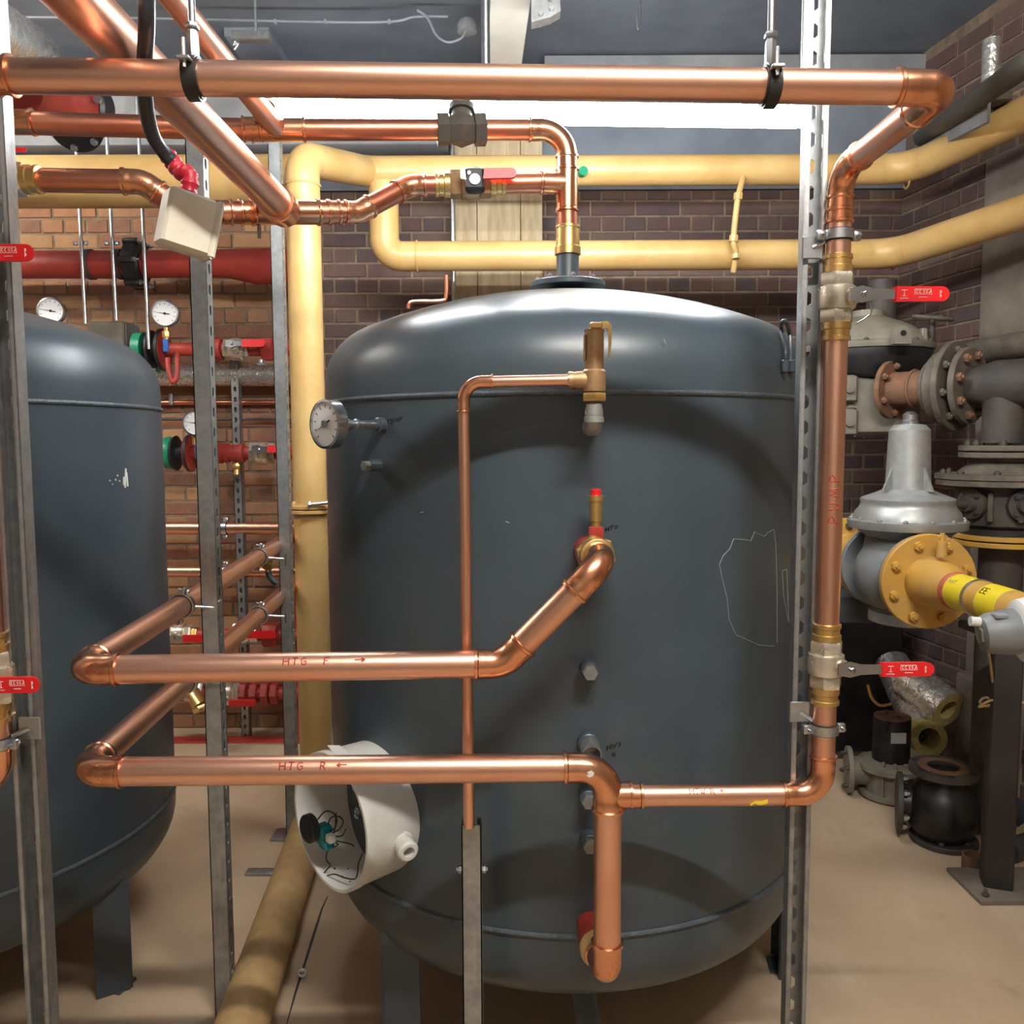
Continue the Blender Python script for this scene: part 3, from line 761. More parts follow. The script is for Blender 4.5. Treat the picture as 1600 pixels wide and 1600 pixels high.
def on_line(a, b, px):
    best = None
    for k in range(401):
        q = a+(b-a)*(k/400); d = abs(proj(q)[0]-px)
        if best is None or d < best[0]: best = (d, q)
    return best[1]
# ================================================================== copper pipework
CP = .027
# --- tank top riser with tee, valve and the two cross runs
t = T('copper_pipe_run', 'copper riser and valve branch on top of the large tank', 'pipe', (tx, 2.396, ztop))
yt = 2.396
e0 = V((tx, yt, P(887, 396, yt).z)); e_top = P(884, 203, yt); teeP = P(886, 287, yt)
teeP.x = tx-.002
O('brass_coupling', MB().lathe(e0-V((0, 0, .004)), (0, 0, 1), [(0, .036), (.02, .036), (.022, .033), (.07, .0315), (.072, .034), (.078, .034), (.08, .028)], 24), BRA, t)
O('pipe', MB().cyl(e0+V((0, 0, .07)), teeP, CP), COPD, t)
tee(t, teeP, (0, 0, 1), (-1, -.12, 0), CP, .075, .075, COPF)
# upper cross run: elbow at the top then leftwards
UL = P(435, 203, 2.28); UL2 = P(-30, 190, 2.1)
run(t, [teeP+V((0, 0, .07)), V((tx-.003, yt, e_top.z)), UL], CP, COPD, COPF, bend=2.6)
d = (UL-V((tx, yt, e_top.z))).normalized()
vp = P(722, 196, 2.36); vp = V((tx-.003, yt, e_top.z))+d*((vp-V((tx, yt, e_top.z))).dot(d))
uv = O('gate_valve_body', MB().lathe(vp-d*.065, d, [(0, .03), (0, .042), (.03, .042), (.032, .034), (.05, .04), (.065, .046), (.08, .04), (.098, .034), (.1, .042), (.13, .042), (.13, .03)], 6), IRND, t)
O('valve_bonnet', MB().lathe(vp, (0, .3, 1), [(0, .03), (.05, .028), (.052, .036), (.07, .036), (.075, .012), (.09, .012)], 12), IRND, uv)
tee(t, UL, d, P(405, 165, 2.2)-UL, CP, .07, .07, COPF)
run(t, [UL+d*.05, UL2], CP, COPD, COPF)
coupling(t, P(395, 201.5, 2.265), d, .05, CP, COPF); coupling(t, P(26, 191, 2.12), d, .08, CP, COPF)
# second diagonal joining it
D2 = P(255, -22, 1.8); D2 = D2+(D2-UL).normalized()*.3
run(t, [UL, D2], CP, COP, COPF)
# --- lower cross run with red handled valve
t = T('copper_pipe_run', 'copper cross run with dark valve left of the tank riser', 'pipe', P(460, 330, 2.1))
q0 = teeP+V((-.07, -.008, 0)); q1 = P(640, 290, 2.36); q2 = P(560, 332, 2.28); q3 = P(345, 332, 2.12); q4 = P(292, 332, 2.08); q5 = P(222, 284, 2.05); q6 = P(-40, 280, 2.0)
run(t, [q0, q1, q2, q3, q4, q5, q6], CP, COPD, COPF, bend=[2.0, 2.0, 1.5, 2.0, 2.0], sock=1.0)
dv = (q0-q1).normalized()
vb = valve(t, P(735, 288, 2.375), dv, CP, (0, -1, .12), dv, m=BRZ, half=.055, L0=.03, L1=.125, hh=.014, mark=False)
O('valve_block', MB().cbox(P(742, 282, 2.33), .05, .05, .06, ch=.006), BLKG, vb)
O('valve_badge', MB().disc(P(742, 280, 2.303), (0, -1, 0), .014, .003, 16), ZNC, vb)
tp = P(447, 332, 2.17)
tee(t, tp, (q2-q3), P(105, -18, 1.19)-tp, .028, .085, .06, COPF, rb=.037)
for x in (385, 505, 520): coupling(t, P(x, 332, 2.12+(x-345)/215*.16), q2-q3, .035, CP, COPF)
O('drain_stub', MB().cyl(P(405, 345, 2.15), P(405, 372, 2.15), .005, 8), GAL, t)
vl = valve(t, P(5, 281, 2.01), (1, 0, 0), CP, (.1, -.3, .9), (1, 0, 0), half=.05, L0=.0, L1=.06, mark=False)
# big diagonal
t = T('copper_pipe_run', 'widest copper pipe slanting down from the upper left corner', 'pipe', tp)
dd = (P(105, -18, 1.19)-tp).normalized()
run(t, [tp+dd*.04, P(105, -18, 1.19)+dd*.35], .037, COP, COPF)
coupling(t, tp+dd*.075, dd, .03, .037, COPF)
# --- long top pipe, right return and PUMP riser
t = T('copper_pipe_run', 'long bright copper pipe across the top with pump riser at right', 'pipe', P(1295, 1240, 1.62))
A = P(-25, 118, 1.27); B = P(1476, 138, 1.315); C = P(1312, 268, 1.63); D = P(1286, 1240, 1.63); E = P(975, 1243, 1.63)
C.x = (C.x+D.x)/2+.002; D.x = C.x-.004; C.y = D.y = 1.63
rtp = .0245; rp = .0222
mb, ta = elbow_mesh(B, (B-A).normalized(), (C-B).normalized(), rtp, rtp*1.1, rtp*1.9, 1.07, 1.15); O('elbow', mb, COPF, t)
d1 = (B-A).normalized(); d2 = (C-B).normalized(); d3 = (D-C).normalized(); d4 = (E-D).normalized()
mb, tc = elbow_mesh(C, d2, d3, rp, rp*2.3, rp*1.2, 1.07, 1.18); O('elbow', mb, COPF, t)
mb, td = elbow_mesh(D, d3, d4, rp, rp*2.2, rp*1.4, 1.07, 1.18); O('elbow', mb, COPF, t)
O('pipe', MB().cyl(A-d1*.08, B-d1*ta, rtp, 28), COP, t)
coupling(t, P(5, 118, 1.27), d1, .03, rtp, COPF)
O('pipe', MB().tube([B+d2*ta, C-d2*tc], [rtp, rp], 28), COP, t)
O('pipe', MB().cyl(C+d3*tc, D-d3*td, rp, 28), COP, t)
O('pipe', MB().cyl(D+d4*td, E, rp, 28), COP, t)
coupling(t, P(990, 1243, 1.63), d4, .036, rp, COPF)
coupling(t, C+d3*(P(1310, 268, 1.63).z-P(1310, 328, 1.63).z), d3, .05, rp, COPF)
RC, RD = C.copy(), D.copy()
def onr(py): return V((RC.x+(RD.x-RC.x)*(py-268)/972, 1.63, P(1300, py, 1.63).z))
for py in (466, 1037):
    valve(t, onr(py), (0, 0, 1), rp, (.55, -.83, 0), (1, .02, 0), L0=.06, L1=.158)
O('lock_wire', MB().tube(smooth([onr(478)+V((.05, -.03, 0)), onr(490)+V((.052, -.03, -.005)), onr(500)+V((.03, -.02, -.01))]), .0015, 6), ZNC, t)
write_pipe(t, onr(815)+V((0, 0, 0)), (0, 0, 1), (.34, -.94, 0), rp, 'PUMP', .0185, .0011, INKR, gap=.72, flip=-1)
fd = V((0, -.9, .43))
p0 = on_line(D, E, 1075)
write_pipe(t, p0, (1, 0, 0), fd, rp, 'HTW R <', .011, .0008, INKR, gap=.25, flip=-1)
O('tape_scrap', MB().prism([(0, 0), (.012, .006), (.022, .004), (.034, .009), (.034, .001), (.02, -.002), (.008, .001), (.001, -.004)], P(1172, 1256, 1.63-rp*.99), V((1, 0, 0)), V((0, 0, 1)), V((0, -1, 0)), .0015), LBY, t)
# --- HTG flow
hr = .0268
t = T('copper_pipe_run', 'copper heating flow pipe, upper of the two crossing the large tank', 'pipe', P(770, 1040, 1.6))
far = P(522, 796, 4.33); A = P(124, 1047, 1.545); B = P(787, 1037, 1.6); C = P(945, 876, 1.585); Dk, nk = ray_cyl(918, 846, TC)
inw = V((Dk.x-C.x, Dk.y-C.y, 0)); Cend = C+inw.normalized()*.085
run(t, [far, A, B, C, Cend], hr, COP, COPF, bend=[1.4, 2.0, 1.7], sock=1.25)
iw = inw.normalized()
ub = Cend-iw*.012
O('union_nut', MB().hexp(ub, iw, .041, .018, ref=(.3, 0, 1)), BRA, t)
O('union_ring', MB().lathe(ub-iw*.012, iw, [(0, .029), (.002, .034), (.012, .036), (.014, .03)], 28), BRA, t)
O('red_socket', MB().lathe(ub+iw*.017, iw, [(0, .036), (.012, .037), (.02, .033), (.045, .033), (.06, .03), (.11, .028)], 24), RED, t)
vtop = P(931, 832, (ub+iw*.03).y)
vt = O('vent_socket', MB().hexp(V((vtop.x, vtop.y, vtop.z-.012)), (0, 0, 1), .0165, .024), RED, t)
vb_ = V((vtop.x, vtop.y, vtop.z+.01))
O('air_vent', MB().lathe(vb_, (0, 0, 1), [(0, .0095), (.012, .0095), (.013, .0125), (.052, .0125), (.053, .0145), (.064, .0145), (.065, .012)], 20), BRA, t)
O('vent_cap', MB().lathe(vb_+V((0, 0, .065)), (0, 0, 1), [(0, .0105), (.01, .0105), (.012, .008), (.012, 0)], 16), REDB, t)
p0 = on_line(A, B, 446); ax = (B-A).normalized()
write_pipe(t, p0, ax, (0, -.93, .36), hr, 'HTG  F   >', .0145, .0011, INKR, gap=.42, flip=-1)
# --- HTG return
t = T('copper_pipe_run', 'copper heating return pipe, lower of the two crossing the large tank', 'pipe', P(950, 1300, 1.58))
far2 = P(525, 853, 4.33); A = P(130, 1206, 1.53); B = P(950, 1199, 1.575); C = P(951, 1522, 1.575); Dk, nk = ray_cyl(922, 1425, TC)
C.x = B.x
iw = V((Dk.x-C.x, Dk.y-C.y, 0)).normalized()
run(t, [far2, A, B, C, C+iw*.09], hr, COP, COPF, bend=[1.5, 2.0, 1.25], sock=1.25)
O('red_socket', MB().lathe(C+iw*.09, iw, [(0, .036), (.014, .037), (.02, .033), (.05, .033), (.06, .03), (.12, .028)], 24), RED, t)
mb = MB().lathe(C+iw*.07, iw, [(0, .03), (.003, .037), (.012, .039), (.022, .038), (.024, .03)], 24); O('jointing_tape', mb, YELD, t)
q = P(950, 1243, 1.575)
O('branch_saddle', MB().lathe(q, (1, .06, 0), [(.0, rp*1.1), (.04, rp*1.1), (.041, rp*1.18), (.045, rp*1.18), (.046, rp)], 24), COPF, t)
O('sticker', MB().prism([(-.006, -.004), (-.002, -.007), (.005, -.005), (.008, .001), (.003, .006), (-.005, .004)], P(922, 1209, 1.575-hr*1.09), V((1, 0, .1)), V((-.1, 0, 1)), V((0, -1, 0)), .0008), WHT, t)
ax = (B-A).normalized()
write_pipe(t, on_line(A, B, 440), ax, (0, -.93, .36), hr, 'HTG  R <', .0145, .0011, INKR, gap=.42, flip=-1)
# --- safety valve and its drain
Yr = 1.645
p, n = ray_cyl(922, 668, TC)
t = T('safety_valve', 'bronze safety relief valve with lever on the large tank', 'valve', p)
ex = P(928, 668, Yr)
mb = MB().tube([p-n*.01, p+n*.05], .0165, 18)
ap, _ = arc(V((ex.x, Yr, p.z)), (V((ex.x, Yr, p.z))-p).normalized(), V((0, 0, 1)), .03)
O('galvanised_elbow', MB().tube([p]+ap+[V((ex.x, Yr, P(930, 655, Yr).z))], .0175, 20), ALU, t)
zb = P(930, 655, Yr).z
O('nipple', MB().lathe((ex.x, Yr, zb-.006), (0, 0, 1), [(0, .0195), (.01, .0195), (.011, .0155), (.035, .0155)], 20), ALU, t)
zh = P(930, 627, Yr).z
O('hex_base', MB().hexp((ex.x, Yr, zh), (0, 0, 1), .0245, .016), BRA, t)
z1 = P(930, 612, Yr).z; z2 = P(930, 577, Yr).z; z3 = P(930, 517, Yr).z
bd = O('body', MB().lathe((ex.x, Yr, z1), (0, 0, 1), [(0, .021), (.004, .0225), (z2-z1-.004, .0225), (z2-z1, .0185), (z2-z1+.006, .0185), (z3-z1, .0185), (z3-z1, 0)], 24), BRZ, t)
O('bonnet_lip', MB().disc((ex.x, Yr, z3-.001), (0, 0, 1), .0195, .003, 24), BRZ, t)
O('cap', MB().cbox((ex.x+.003, Yr, z3+.009), .024, .022, .014, ch=.003), BRA, t)
pl = [(-.002, .006), (.012, .006), (.019, -.002), (.019, -.03), (.0165, -.06), (.0135, -.06), (.014, -.03), (.012, -.008), (-.002, -.004)]
O('easing_lever', MB().prism(pl, (ex.x+.0135, Yr-.006, z3+.011), V((1, 0, 0)), V((0, 0, 1)), V((0, 1, 0)), .012), BRA, t)
for s in (-.019,): O('side_rib', MB().cbox((ex.x+s, Yr-.008, (z2+z3)/2+.004), .004, .006, .05, ch=.001), BRZ, t)
zo = P(905, 594, Yr).z
O('outlet', MB().lathe((ex.x-.015, Yr, zo), (-1, 0, 0), [(0, .0175), (.018, .0165), (.026, .015), (.026, .0165), (.034, .0165), (.034, .012)], 20), BRZ, t)
dp = T('drain_pipe', 'thin copper discharge pipe dropping from the safety valve', 'pipe', P(733, 1290, 1.66))
a = V((ex.x-.045, Yr, zo)); b = V((P(724, 597, 1.66).x, 1.66, zo-.002)); c = P(733, 1292, 1.66)
run(dp, [a, b, c], .0112, COP, COPF, bend=3.2, sock=2.0, bead=1.3, fat=1.12)
coupling(dp, a+V((.004, 0, 0)), (1, 0, 0), .02, .0112, COPF, bead=1.3)
# channel post it drops into
cc = P(735, 1400, 1.675)
st = strut('plain galvanised channel post below the thin drain pipe', (cc.x+.004, cc.y), P(735, 1288, 1.66).z, 0, (0, 1, 0), w=.040, slots=False)
zc = P(735, 1362, 1.66).z
for s in (-1, 1): O('clip_bolt', MB().hexp(V((cc.x+.004+s*.02, cc.y-.004, zc)), (s, 0, 0), .0085, .008).cyl(V((cc.x+.004, cc.y-.004, zc)), V((cc.x+.004+s*.032, cc.y-.004, zc)), .004, 8), ZNC, st)
# tank bottom drain
bp = P(915, 1560, 1.95)
t = T('drain_stub', 'grey drain pipe stub under the large tank', 'pipe', (bp.x, 1.95, 0))
O('pipe', MB().tube([V((bp.x-.01, 2.1, .22)), V((bp.x, 1.95, .14)), V((bp.x+.012, 1.86, .1))], .0285, 20), GRY, t)
O('brass_cap', MB().cyl(V((bp.x+.012, 1.86, .1)), V((bp.x+.016, 1.83, .086)), .031, 20), BRZ, t)
O('set_screw', MB().cyl(V((bp.x+.03, 1.9, .12)), V((bp.x+.05, 1.89, .122)), .005, 8), ZNC, t)

# --- left riser (mostly outside the frame)
lx = P(-10, 1065, 1.46).x
t = T('copper_pipe_run', 'copper riser with ball valves at the left edge', 'pipe', (lx, 1.46, .6))
run(t, [V((lx-.05, 1.3, P(-25, 118, 1.27).z-.02)), V((lx, 1.46, P(-20, 150, 1.46).z)), V((lx, 1.46, P(0, 1228, 1.46).z)), V((lx-.5, 1.46, P(0, 1228, 1.46).z))], rp, COP, COPF, bend=[1.5, 2.2], sock=1.4)
for py in (405, 1058): valve(t, V((lx, 1.46, P(0, py, 1.46).z)), (0, 0, 1), rp, (.4, -.9, 0), (1, .02, 0), L0=.01 if py > 500 else .03, L1=.086 if py > 500 else .112)

# ================================================================== struts
c = P(26, 900, 1.5)
strut('slotted channel strut at the left edge in front of the smaller tank', (c.x+.006, 1.5), 3.3, 0, (.15, -1, 0))
c = P(330, 900, 2.13)
strut('slotted galvanised strut behind the left bends of the heating pipes', (c.x, 2.13), P(310, 215, 2.13).z, 0, (-1, .0, 0))
c = P(450, 900, 3.1)
strut('narrower slotted strut standing beside the upright ochre pipe', (c.x, 3.08), P(425, 160, 3.1).z, 0, (-1, 0, 0))
c = P(371, 800, 4.2)
strut('thin slotted strut fixed to the brick wall at left', (c.x, 4.24), P(371, 560, 4.2).z, P(371, 1175, 4.2).z, (0, 1, 0))
c = P(1262, 800, 1.66)
strut('slotted channel strut beside the pump riser at right', (c.x-.002, 1.668), 3.3, 0, (-.1, -1, 0))
mb = MB().cbox(Z(447, 1304, .004), .1, .1, .008, ch=.002); O('foot_plate', mb, GAL, None, 'small steel foot plate of the strut by the ochre pipe', 'plate')
mb = MB().cbox(Z(412, 1362, .006), .12, .04, .01, ch=.002); O('floor_bracket', mb, GAL, None, 'small flat steel bracket on the floor by the tan pipe', 'bracket')

# ================================================================== clamps and hangers
for py, dx, lab in ((368, 1, 'zinc pipe clamp on the pump riser above the upper valve'), (1138, 1, 'zinc pipe clamp on the pump riser below the lower valve')):
    q = onr(py); zz = q.z+(-.02 if py < 500 else .03)
    clamp(lab, q, (0, 0, 1), rp, (1, .15, 0), V((q.x-.045, 1.64, zz)), (.04, .004, .042))
clamp('zinc pipe clamp on the copper riser at the left edge', V((lx, 1.46, P(0, 1160, 1.46).z)), (0, 0, 1), rp, (1, -.25, 0), V((lx+.05, 1.475, P(30, 1138, 1.475).z)), (.04, .004, .042))
hA = P(124, 1047, 1.545); rA = P(130, 1206, 1.53)
for a, b, px, lab in ((hA, far, 283, 'pipe clamp on the heating flow pipe nearest its bend'), (hA, far, 404, 'pipe clamp on the heating flow pipe nearer the wall'), (rA, far2, 404, 'pipe clamp on the heating return pipe between the two struts'), (rA, far2, 288, 'pipe clamp on the heating return pipe nearest its bend')):
    q = on_line(a, b, px); ax = (b-a).normalized()
    clamp(lab, q, ax, hr, (.25, 0, 1), q+V((.085, .03, -.012)), (.004, .03, .042))
# rod hangers on the long top pipe
tA = P(-25, 118, 1.27); tB = P(1476, 138, 1.315)
for px, lab in ((305, 'drop rod hanger holding the top copper pipe at left'), (1203, 'drop rod hanger holding the top copper pipe at right')):
    q = on_line(tA, tB, px); ax = (tB-tA).normalized()
    t = T('rod_hanger', lab, 'hanger', q)
    O('rubber_liner', MB().ring(q-ax*.011, ax, rtp+.0035, rtp*.99, .022), BLK, t)
    O('band', MB().ring(q-ax*.009, ax, rtp+.007, rtp+.0015, .018), BLKG, t)
    for s in (-1, 1):
        O('lug', MB().cbox(q+V((0, -.012*s, .004)).normalized()*(rtp+.012) if 0 else q+V((.0, s*(rtp+.012), .012)), .018, .016, .005, ch=.001), ZNC, t)
        O('screw', MB().cyl(q+V((0, s*(rtp+.012), 0)), q+V((0, s*(rtp+.012), .04)), .0028, 8), ZNC, t)
    O('coupling_nut', MB().hexp(q+V((0, 0, rtp+.006)), (0, 0, 1), .0085, .034).hexp(q+V((0, 0, rtp+.044)), (0, 0, 1), .010, .007), ZNC, t)
    O('rod', MB().cyl(q+V((0, 0, rtp+.03)), V((q.x, q.y, HC)), .0052, 10), ZNC, t)

# ================================================================== black conduit with cream junction box
hp = [P(228, -60, 1.22), P(229, -10, 1.23), P(229, 40, 1.25), P(226, 110, 1.325), P(228, 165, 1.37), P(238, 210, 1.41), P(256, 238, 1.44), P(268, 250, 1.45)]
O('flexible_conduit', MB().tube(smooth(hp, 8), .0115, 18), HOSE, None, 'thick black flexible conduit hanging down at upper left', 'conduit')
tp_ = [P(262, 243, 1.46), P(272, 256, 1.455), P(281, 268, 1.45), P(294, 272, 1.445), P(297, 284, 1.44), P(294, 302, 1.44)]
O('tape_wrap', MB().tube(smooth(tp_, 5), [.0135+.0016*math.sin(k*1.9) for k in range(26)], 14), REDT, None, 'crumpled red tape round the end of the black conduit', 'tape')
t = T('junction_box', 'cream plastic junction box hanging from the red taped conduit', 'junction box', P(292, 300, 1.44))
bx = V((.91, -.10, -.16)).normalized()
ctr = P(291, 349, 1.43)
fz = V((.20, .06, .97)).normalized(); fx = (V((.80, .58, 0))-fz*V((.80, .58, 0)).dot(fz)).normalized(); fy = fz.cross(fx)
O('body', MB().cbox(ctr, .078, .055, .092, (fx, fy, fz), .005), BOX, t)
O('lid', MB().cbox(ctr+fx*.0415, .012, .060, .097, (fx, fy, fz), .004), BOX, t)
#@@PART3

# ================================================================== ochre pipes
def ypipe(label, pts, r, m, bend=1.6, seams=()):
    t = T('ochre_pipe', label, 'pipe', pts[0])
    run(t, pts, r, m, plain=True, bend=bend, n=32)
    for p, ax in seams: O('weld_seam', MB().torus(p, ax, r+.0005, .005, 32, 6), m, t)
    return t
yr = .0635
v0 = Z(488, 1262, .09); v0.y = 3.28; v0.x = P(490, 1000, 3.28).x
vt_ = V((v0.x, 3.28, P(482, 248, 3.28).z))
hz = P(600, 268, 3.78).z
yt_ = ypipe('upright ochre gas pipe between the two tanks', [V((v0.x, 3.28, .02)), vt_, V((v0.x+.16, 3.78, hz)), V((P(1420, 270, 3.78).x, 3.78, hz)), V((P(1660, 178, 3.05).x, 3.05, hz+.02))], yr, YEL, bend=[1.3, 1.3, 2.6],
      seams=[(V((v0.x, 3.28, P(482, 290, 3.28).z)), (0, 0, 1)), (P(1418, 270, 3.78), (1, -.2, 0))])
fz_ = P(485, 795, 3.28).z
flange(yt_, (v0.x, 3.28, fz_-.016), (0, 0, 1), .083, .014, YEL, 0); flange(yt_, (v0.x, 3.28, fz_+.002), (0, 0, 1), .083, .014, YEL, 4, .011, YEL, ph=.6)
O('flange_bolt', MB().cyl(V((v0.x+.02, 3.2, fz_+.022)), V((v0.x+.1, 3.22, fz_+.03)), .008, 10).hexp(V((v0.x+.01, 3.195, fz_+.022)), (1, .2, .1), .012, .012), ZNC, yt_)
hz2 = P(800, 400, 3.78).z
ypipe('lower ochre gas pipe along the back wall', [V((P(600, 330, 3.78).x, 3.78, hz-.05)), V((P(600, 330, 3.78).x, 3.78, hz2)), V((P(1395, 400, 3.78).x, 3.78, hz2)), V((P(1660, 312, 3.05).x, 3.05, hz2+.03))], yr, YEL, bend=[1.2, 2.6],
      seams=[(V((P(652, 400, 3.78).x, 3.78, hz2)), (1, 0, 0)), (V((P(1396, 400, 3.78).x, 3.78, hz2)), (1, -.2, 0))])
lz = P(200, 278, 3.5).z
ypipe('broad ochre main crossing the wall at upper left', [V((-2.4, 3.55, lz)), V((v0.x-.02, 3.55, lz))], .102, YEL)
t = T('ochre_bypass', 'thin ochre bypass pipe linking the two back wall gas pipes', 'pipe', P(1150, 400, 3.7))
pts = [P(1161, 278, 3.7), P(1155, 300, 3.66), P(1152, 315, 3.65), P(1146, 375, 3.65), P(1150, 395, 3.66), P(1146, 425, 3.69)]
O('pipe', MB().tube(smooth(pts, 4), .0125, 12), YEL, t)
for a, b in (((1154, 302), (1153, 312)), ((1147, 368), (1146, 378)), ((1150, 397), (1150, 404))): O('union', MB().cyl(P(*a, 3.65), P(*b, 3.65), .019, 8), YEL, t)
a = V((v0.x, 3.28, .072)); b = Z(358, 1660, .072)
t = T('ochre_pipe', 'dusty tan pipe lying on the floor towards the camera', 'pipe', b)
a2 = a+(b-a).normalized()*.02
O('pipe', MB().cyl(a2, b, .066, 32), YELD, t)

# ================================================================== services on the back wall, left
t = T('red_pipe', 'red oxide pipe with black coupling along the left wall', 'pipe', P(200, 413, 4.1))
ry = 4.12; rz = P(200, 413, ry).z; rx0 = -2.9; rx1 = P(330, 413, ry).x; rx2 = P(400, 413, ry).x; rx3 = P(478, 413, ry).x
O('pipe', MB().cyl(V((rx0, ry, rz)), V((rx1, ry, rz)), .064, 28), RED, t)
O('reducer', MB().tube([V((rx1, ry, rz)), V((rx1+.08, ry, rz)), V((rx2, ry, rz-.012)), V((rx3, ry, rz-.012))], [.064, .067, .084, .084], 28), RED, t)
cx = P(213, 413, ry).x
cp_ = O('grooved_coupling', MB().lathe((cx-.04, ry, rz), (1, 0, 0), [(0, .066), (0, .085), (.01, .092), (.015, .108), (.04, .112), (.065, .108), (.07, .092), (.08, .085), (.08, .066)], 32, closed=False), BLKG, t)
for an in range(0, 360, 60):
    q = V((cx, ry, rz))+V((0, math.cos(R_(an)), math.sin(R_(an))))*.108
    O('coupling_lug', MB().cbox(q, .07, .03, .03, (V((1, 0, 0)), V((0, math.cos(R_(an)), math.sin(R_(an)))), V((0, -math.sin(R_(an)), math.cos(R_(an))))), .005), BLKG, cp_)
    O('lug_bolt', MB().hexp(q+V((.034, 0, 0)), (1, 0, 0), .012, .012).cyl(q, q+V((.06, 0, 0)), .006, 8), ZNC, cp_)
for k, (xa, ya, xb, yb, lab) in enumerate(((118, 318, 129, 505, 'leftmost thin drop rod passing the red pipe'), (167, 318, 179, 500, 'middle thin drop rod passing the red pipe'), (217, 318, 227, 545, 'thin drop rod beside the black pipe coupling'))):
    p0 = P(xa, ya, 4.0); p1 = P(xb, yb, 4.0); t2 = T('drop_rod', lab, 'rod', p1)
    O('rod', MB().cyl(V((p0.x, 4.02, 3.2)), V((p0.x+.012, 4.02, p1.z)), .0085, 10), ZNC, t2)
    if k < 2:
        qx = p0.x; O('saddle', MB().ring(V((qx-.012, ry, rz)), (1, 0, 0), .071, .065, .024, 28), IRND, t2)
        for s in (-1, 1): O('saddle_nut', MB().hexp(V((qx+s*.024, 4.03, rz+.07)), (0, 0, 1), .011, .016), ZNC, t2)
# grey control panel behind the left tank
a = P(140, 503, 4.2); b = P(200, 560, 4.2)
t = T('control_box', 'grey control box on the wall above the smaller tank', 'box', ((a.x+b.x)/2, 4.3, b.z))
O('body', MB().cbox(((a.x+b.x)/2, 4.27, (a.z+b.z)/2), b.x-a.x, .16, a.z-b.z, ch=.006), GRY, t); O('lid', MB().cbox(((a.x+b.x)/2, 4.18, (a.z+b.z)/2), b.x-a.x-.004, .03, a.z-b.z-.004, ch=.006), GRYB, t)
def hline(y, Y): return lambda px: P(px, y, Y)
def wall_valve(root, px, py, Y, lv, red=True, r=.03, face=(0, -1, .25), half=.06):
    p = P(px, py, Y); return valve(root, p, (1, 0, 0), r, face, (1, 0, 0), half=half, L0=lv[0], L1=lv[1], hh=.018, ends=None, mark=False)
def wall_gauge(root, px, py, Y, r): gauge(root, P(px, py, Y), (.1, -1, 0), r, rim=CHR, needle=R_(172))
Yw = 4.12
# branch A
t = T('red_branch', 'red valved branch with pressure gauge below the red pipe', 'pipe', P(345, 546, Yw))
p = hline(546, Yw)
O('pipe', MB().cyl(p(262), p(470), .032, 20), RED, t); O('coupling', MB().cyl(p(338), p(347), .052, 20), RED, t)
O('flexible_bellows', MB().lathe(p(236), (1, 0, 0), [(0, .09), (.012, .09), (.014, .05), (.03, .045), (.045, .06), (.05, .098), (.064, .098)], 28), BLK, t)
flange(t, p(252), (1, 0, 0), .09, .018, RED, 0); 
O('green_flange', MB().disc(p(214), (1, 0, 0), .08, .04, 24), GRN, t)
O('bellows_end', MB().cyl(p(220), p(238), .04, 18), BLK, t)
wall_valve(t, 370, 546, Yw, (.05, .16), r=.034)
O('union_nut', MB().hexp(p(411), (1, 0, 0), .058, .05), RED, t)
O('gauge_siphon', MB().tube(smooth([P(262, 560, 4.0), P(264, 580, 3.98), P(270, 596, 3.97), P(276, 590, 3.97), P(277, 565, 3.98), P(276, 550, 4.0)], 5), .0125, 10), RED, t)
O('gauge_cock', MB().cyl(P(260, 532, 3.98), P(260, 512, 3.98), .012, 10).hexp(P(260, 528, 3.98), (0, 0, 1), .018, .03), BRA, t)
O('cock_handle', MB().cbox(P(259, 540, 3.95), .022, .015, .06, ch=.003), BLU, t)
wall_gauge(t, 258, 490, 3.98, .062)
O('drain_cap', MB().cyl(P(408, 562, 4.05), P(408, 570, 4.05), .012, 10).cbox(P(408, 569, 4.04), .04, .02, .014, ch=.003), ZNC, t)
# foil lagged pipe
t = T('lagged_pipe', 'foil lagged pipe along the wall under the red branch', 'pipe', P(350, 586, 4.24))
O('lagging', MB().tube([P(200, 586, 4.27), P(480, 586, 4.27)], .055, 28), FOIL, t)
for px in (282, 345, 400): O('foil_joint', MB().tube([P(px-2, 586, 4.27), P(px+2, 586, 4.27)], .0575, 24), FOIL, t)
for py, r, m, lab, cat in ((629, .0125, COPD, 'thin copper pipe along the brick wall above the dark one', 'pipe'), (655, .008, IRND, 'thin dark pipe along the brick wall', 'pipe')):
    t = T('wall_pipe', lab, cat, P(350, py, 4.33))
    O('pipe', MB().cyl(P(180, py, 4.34), P(480, py, 4.34), r, 14), m, t)
    if m is COPD: O('pipe_clip', MB().cbox(P(268, 624, 4.33), .018, .03, .06, ch=.003), ZNC, t)
# branch B
t = T('red_branch', 'red valved branch with green flange beside the smaller tank', 'pipe', P(345, 708, Yw))
p = hline(708, Yw)
O('pipe', MB().cyl(p(290), p(475), .032, 20), RED, t)
O('green_flange', MB().lathe(p(260), (1, 0, 0), [(0, .05), (0, .075), (.02, .08), (.035, .075), (.04, .04)], 24), GRN, t)
O('flexible_bellows', MB().lathe(p(273), (1, 0, 0), [(0, .08), (.01, .085), (.015, .04), (.05, .036), (.06, .08), (.07, .09), (.082, .09)], 26), BLK, t)
flange(t, p(294), (1, 0, 0), .088, .018, RED, 0)
O('wall_stay', MB().cyl(p(352), V((p(352).x, YB, p(352).z)), .012, 10), GAL, t)
O('pipe_sleeve', MB().lathe(p(341), (1, 0, 0), [(0, .05), (.02, .05), (.021, .043), (.035, .043), (.036, .048), (.05, .048), (.052, .04), (.1, .04), (.101, .046), (.125, .046), (.125, .03)], 24), RED, t)
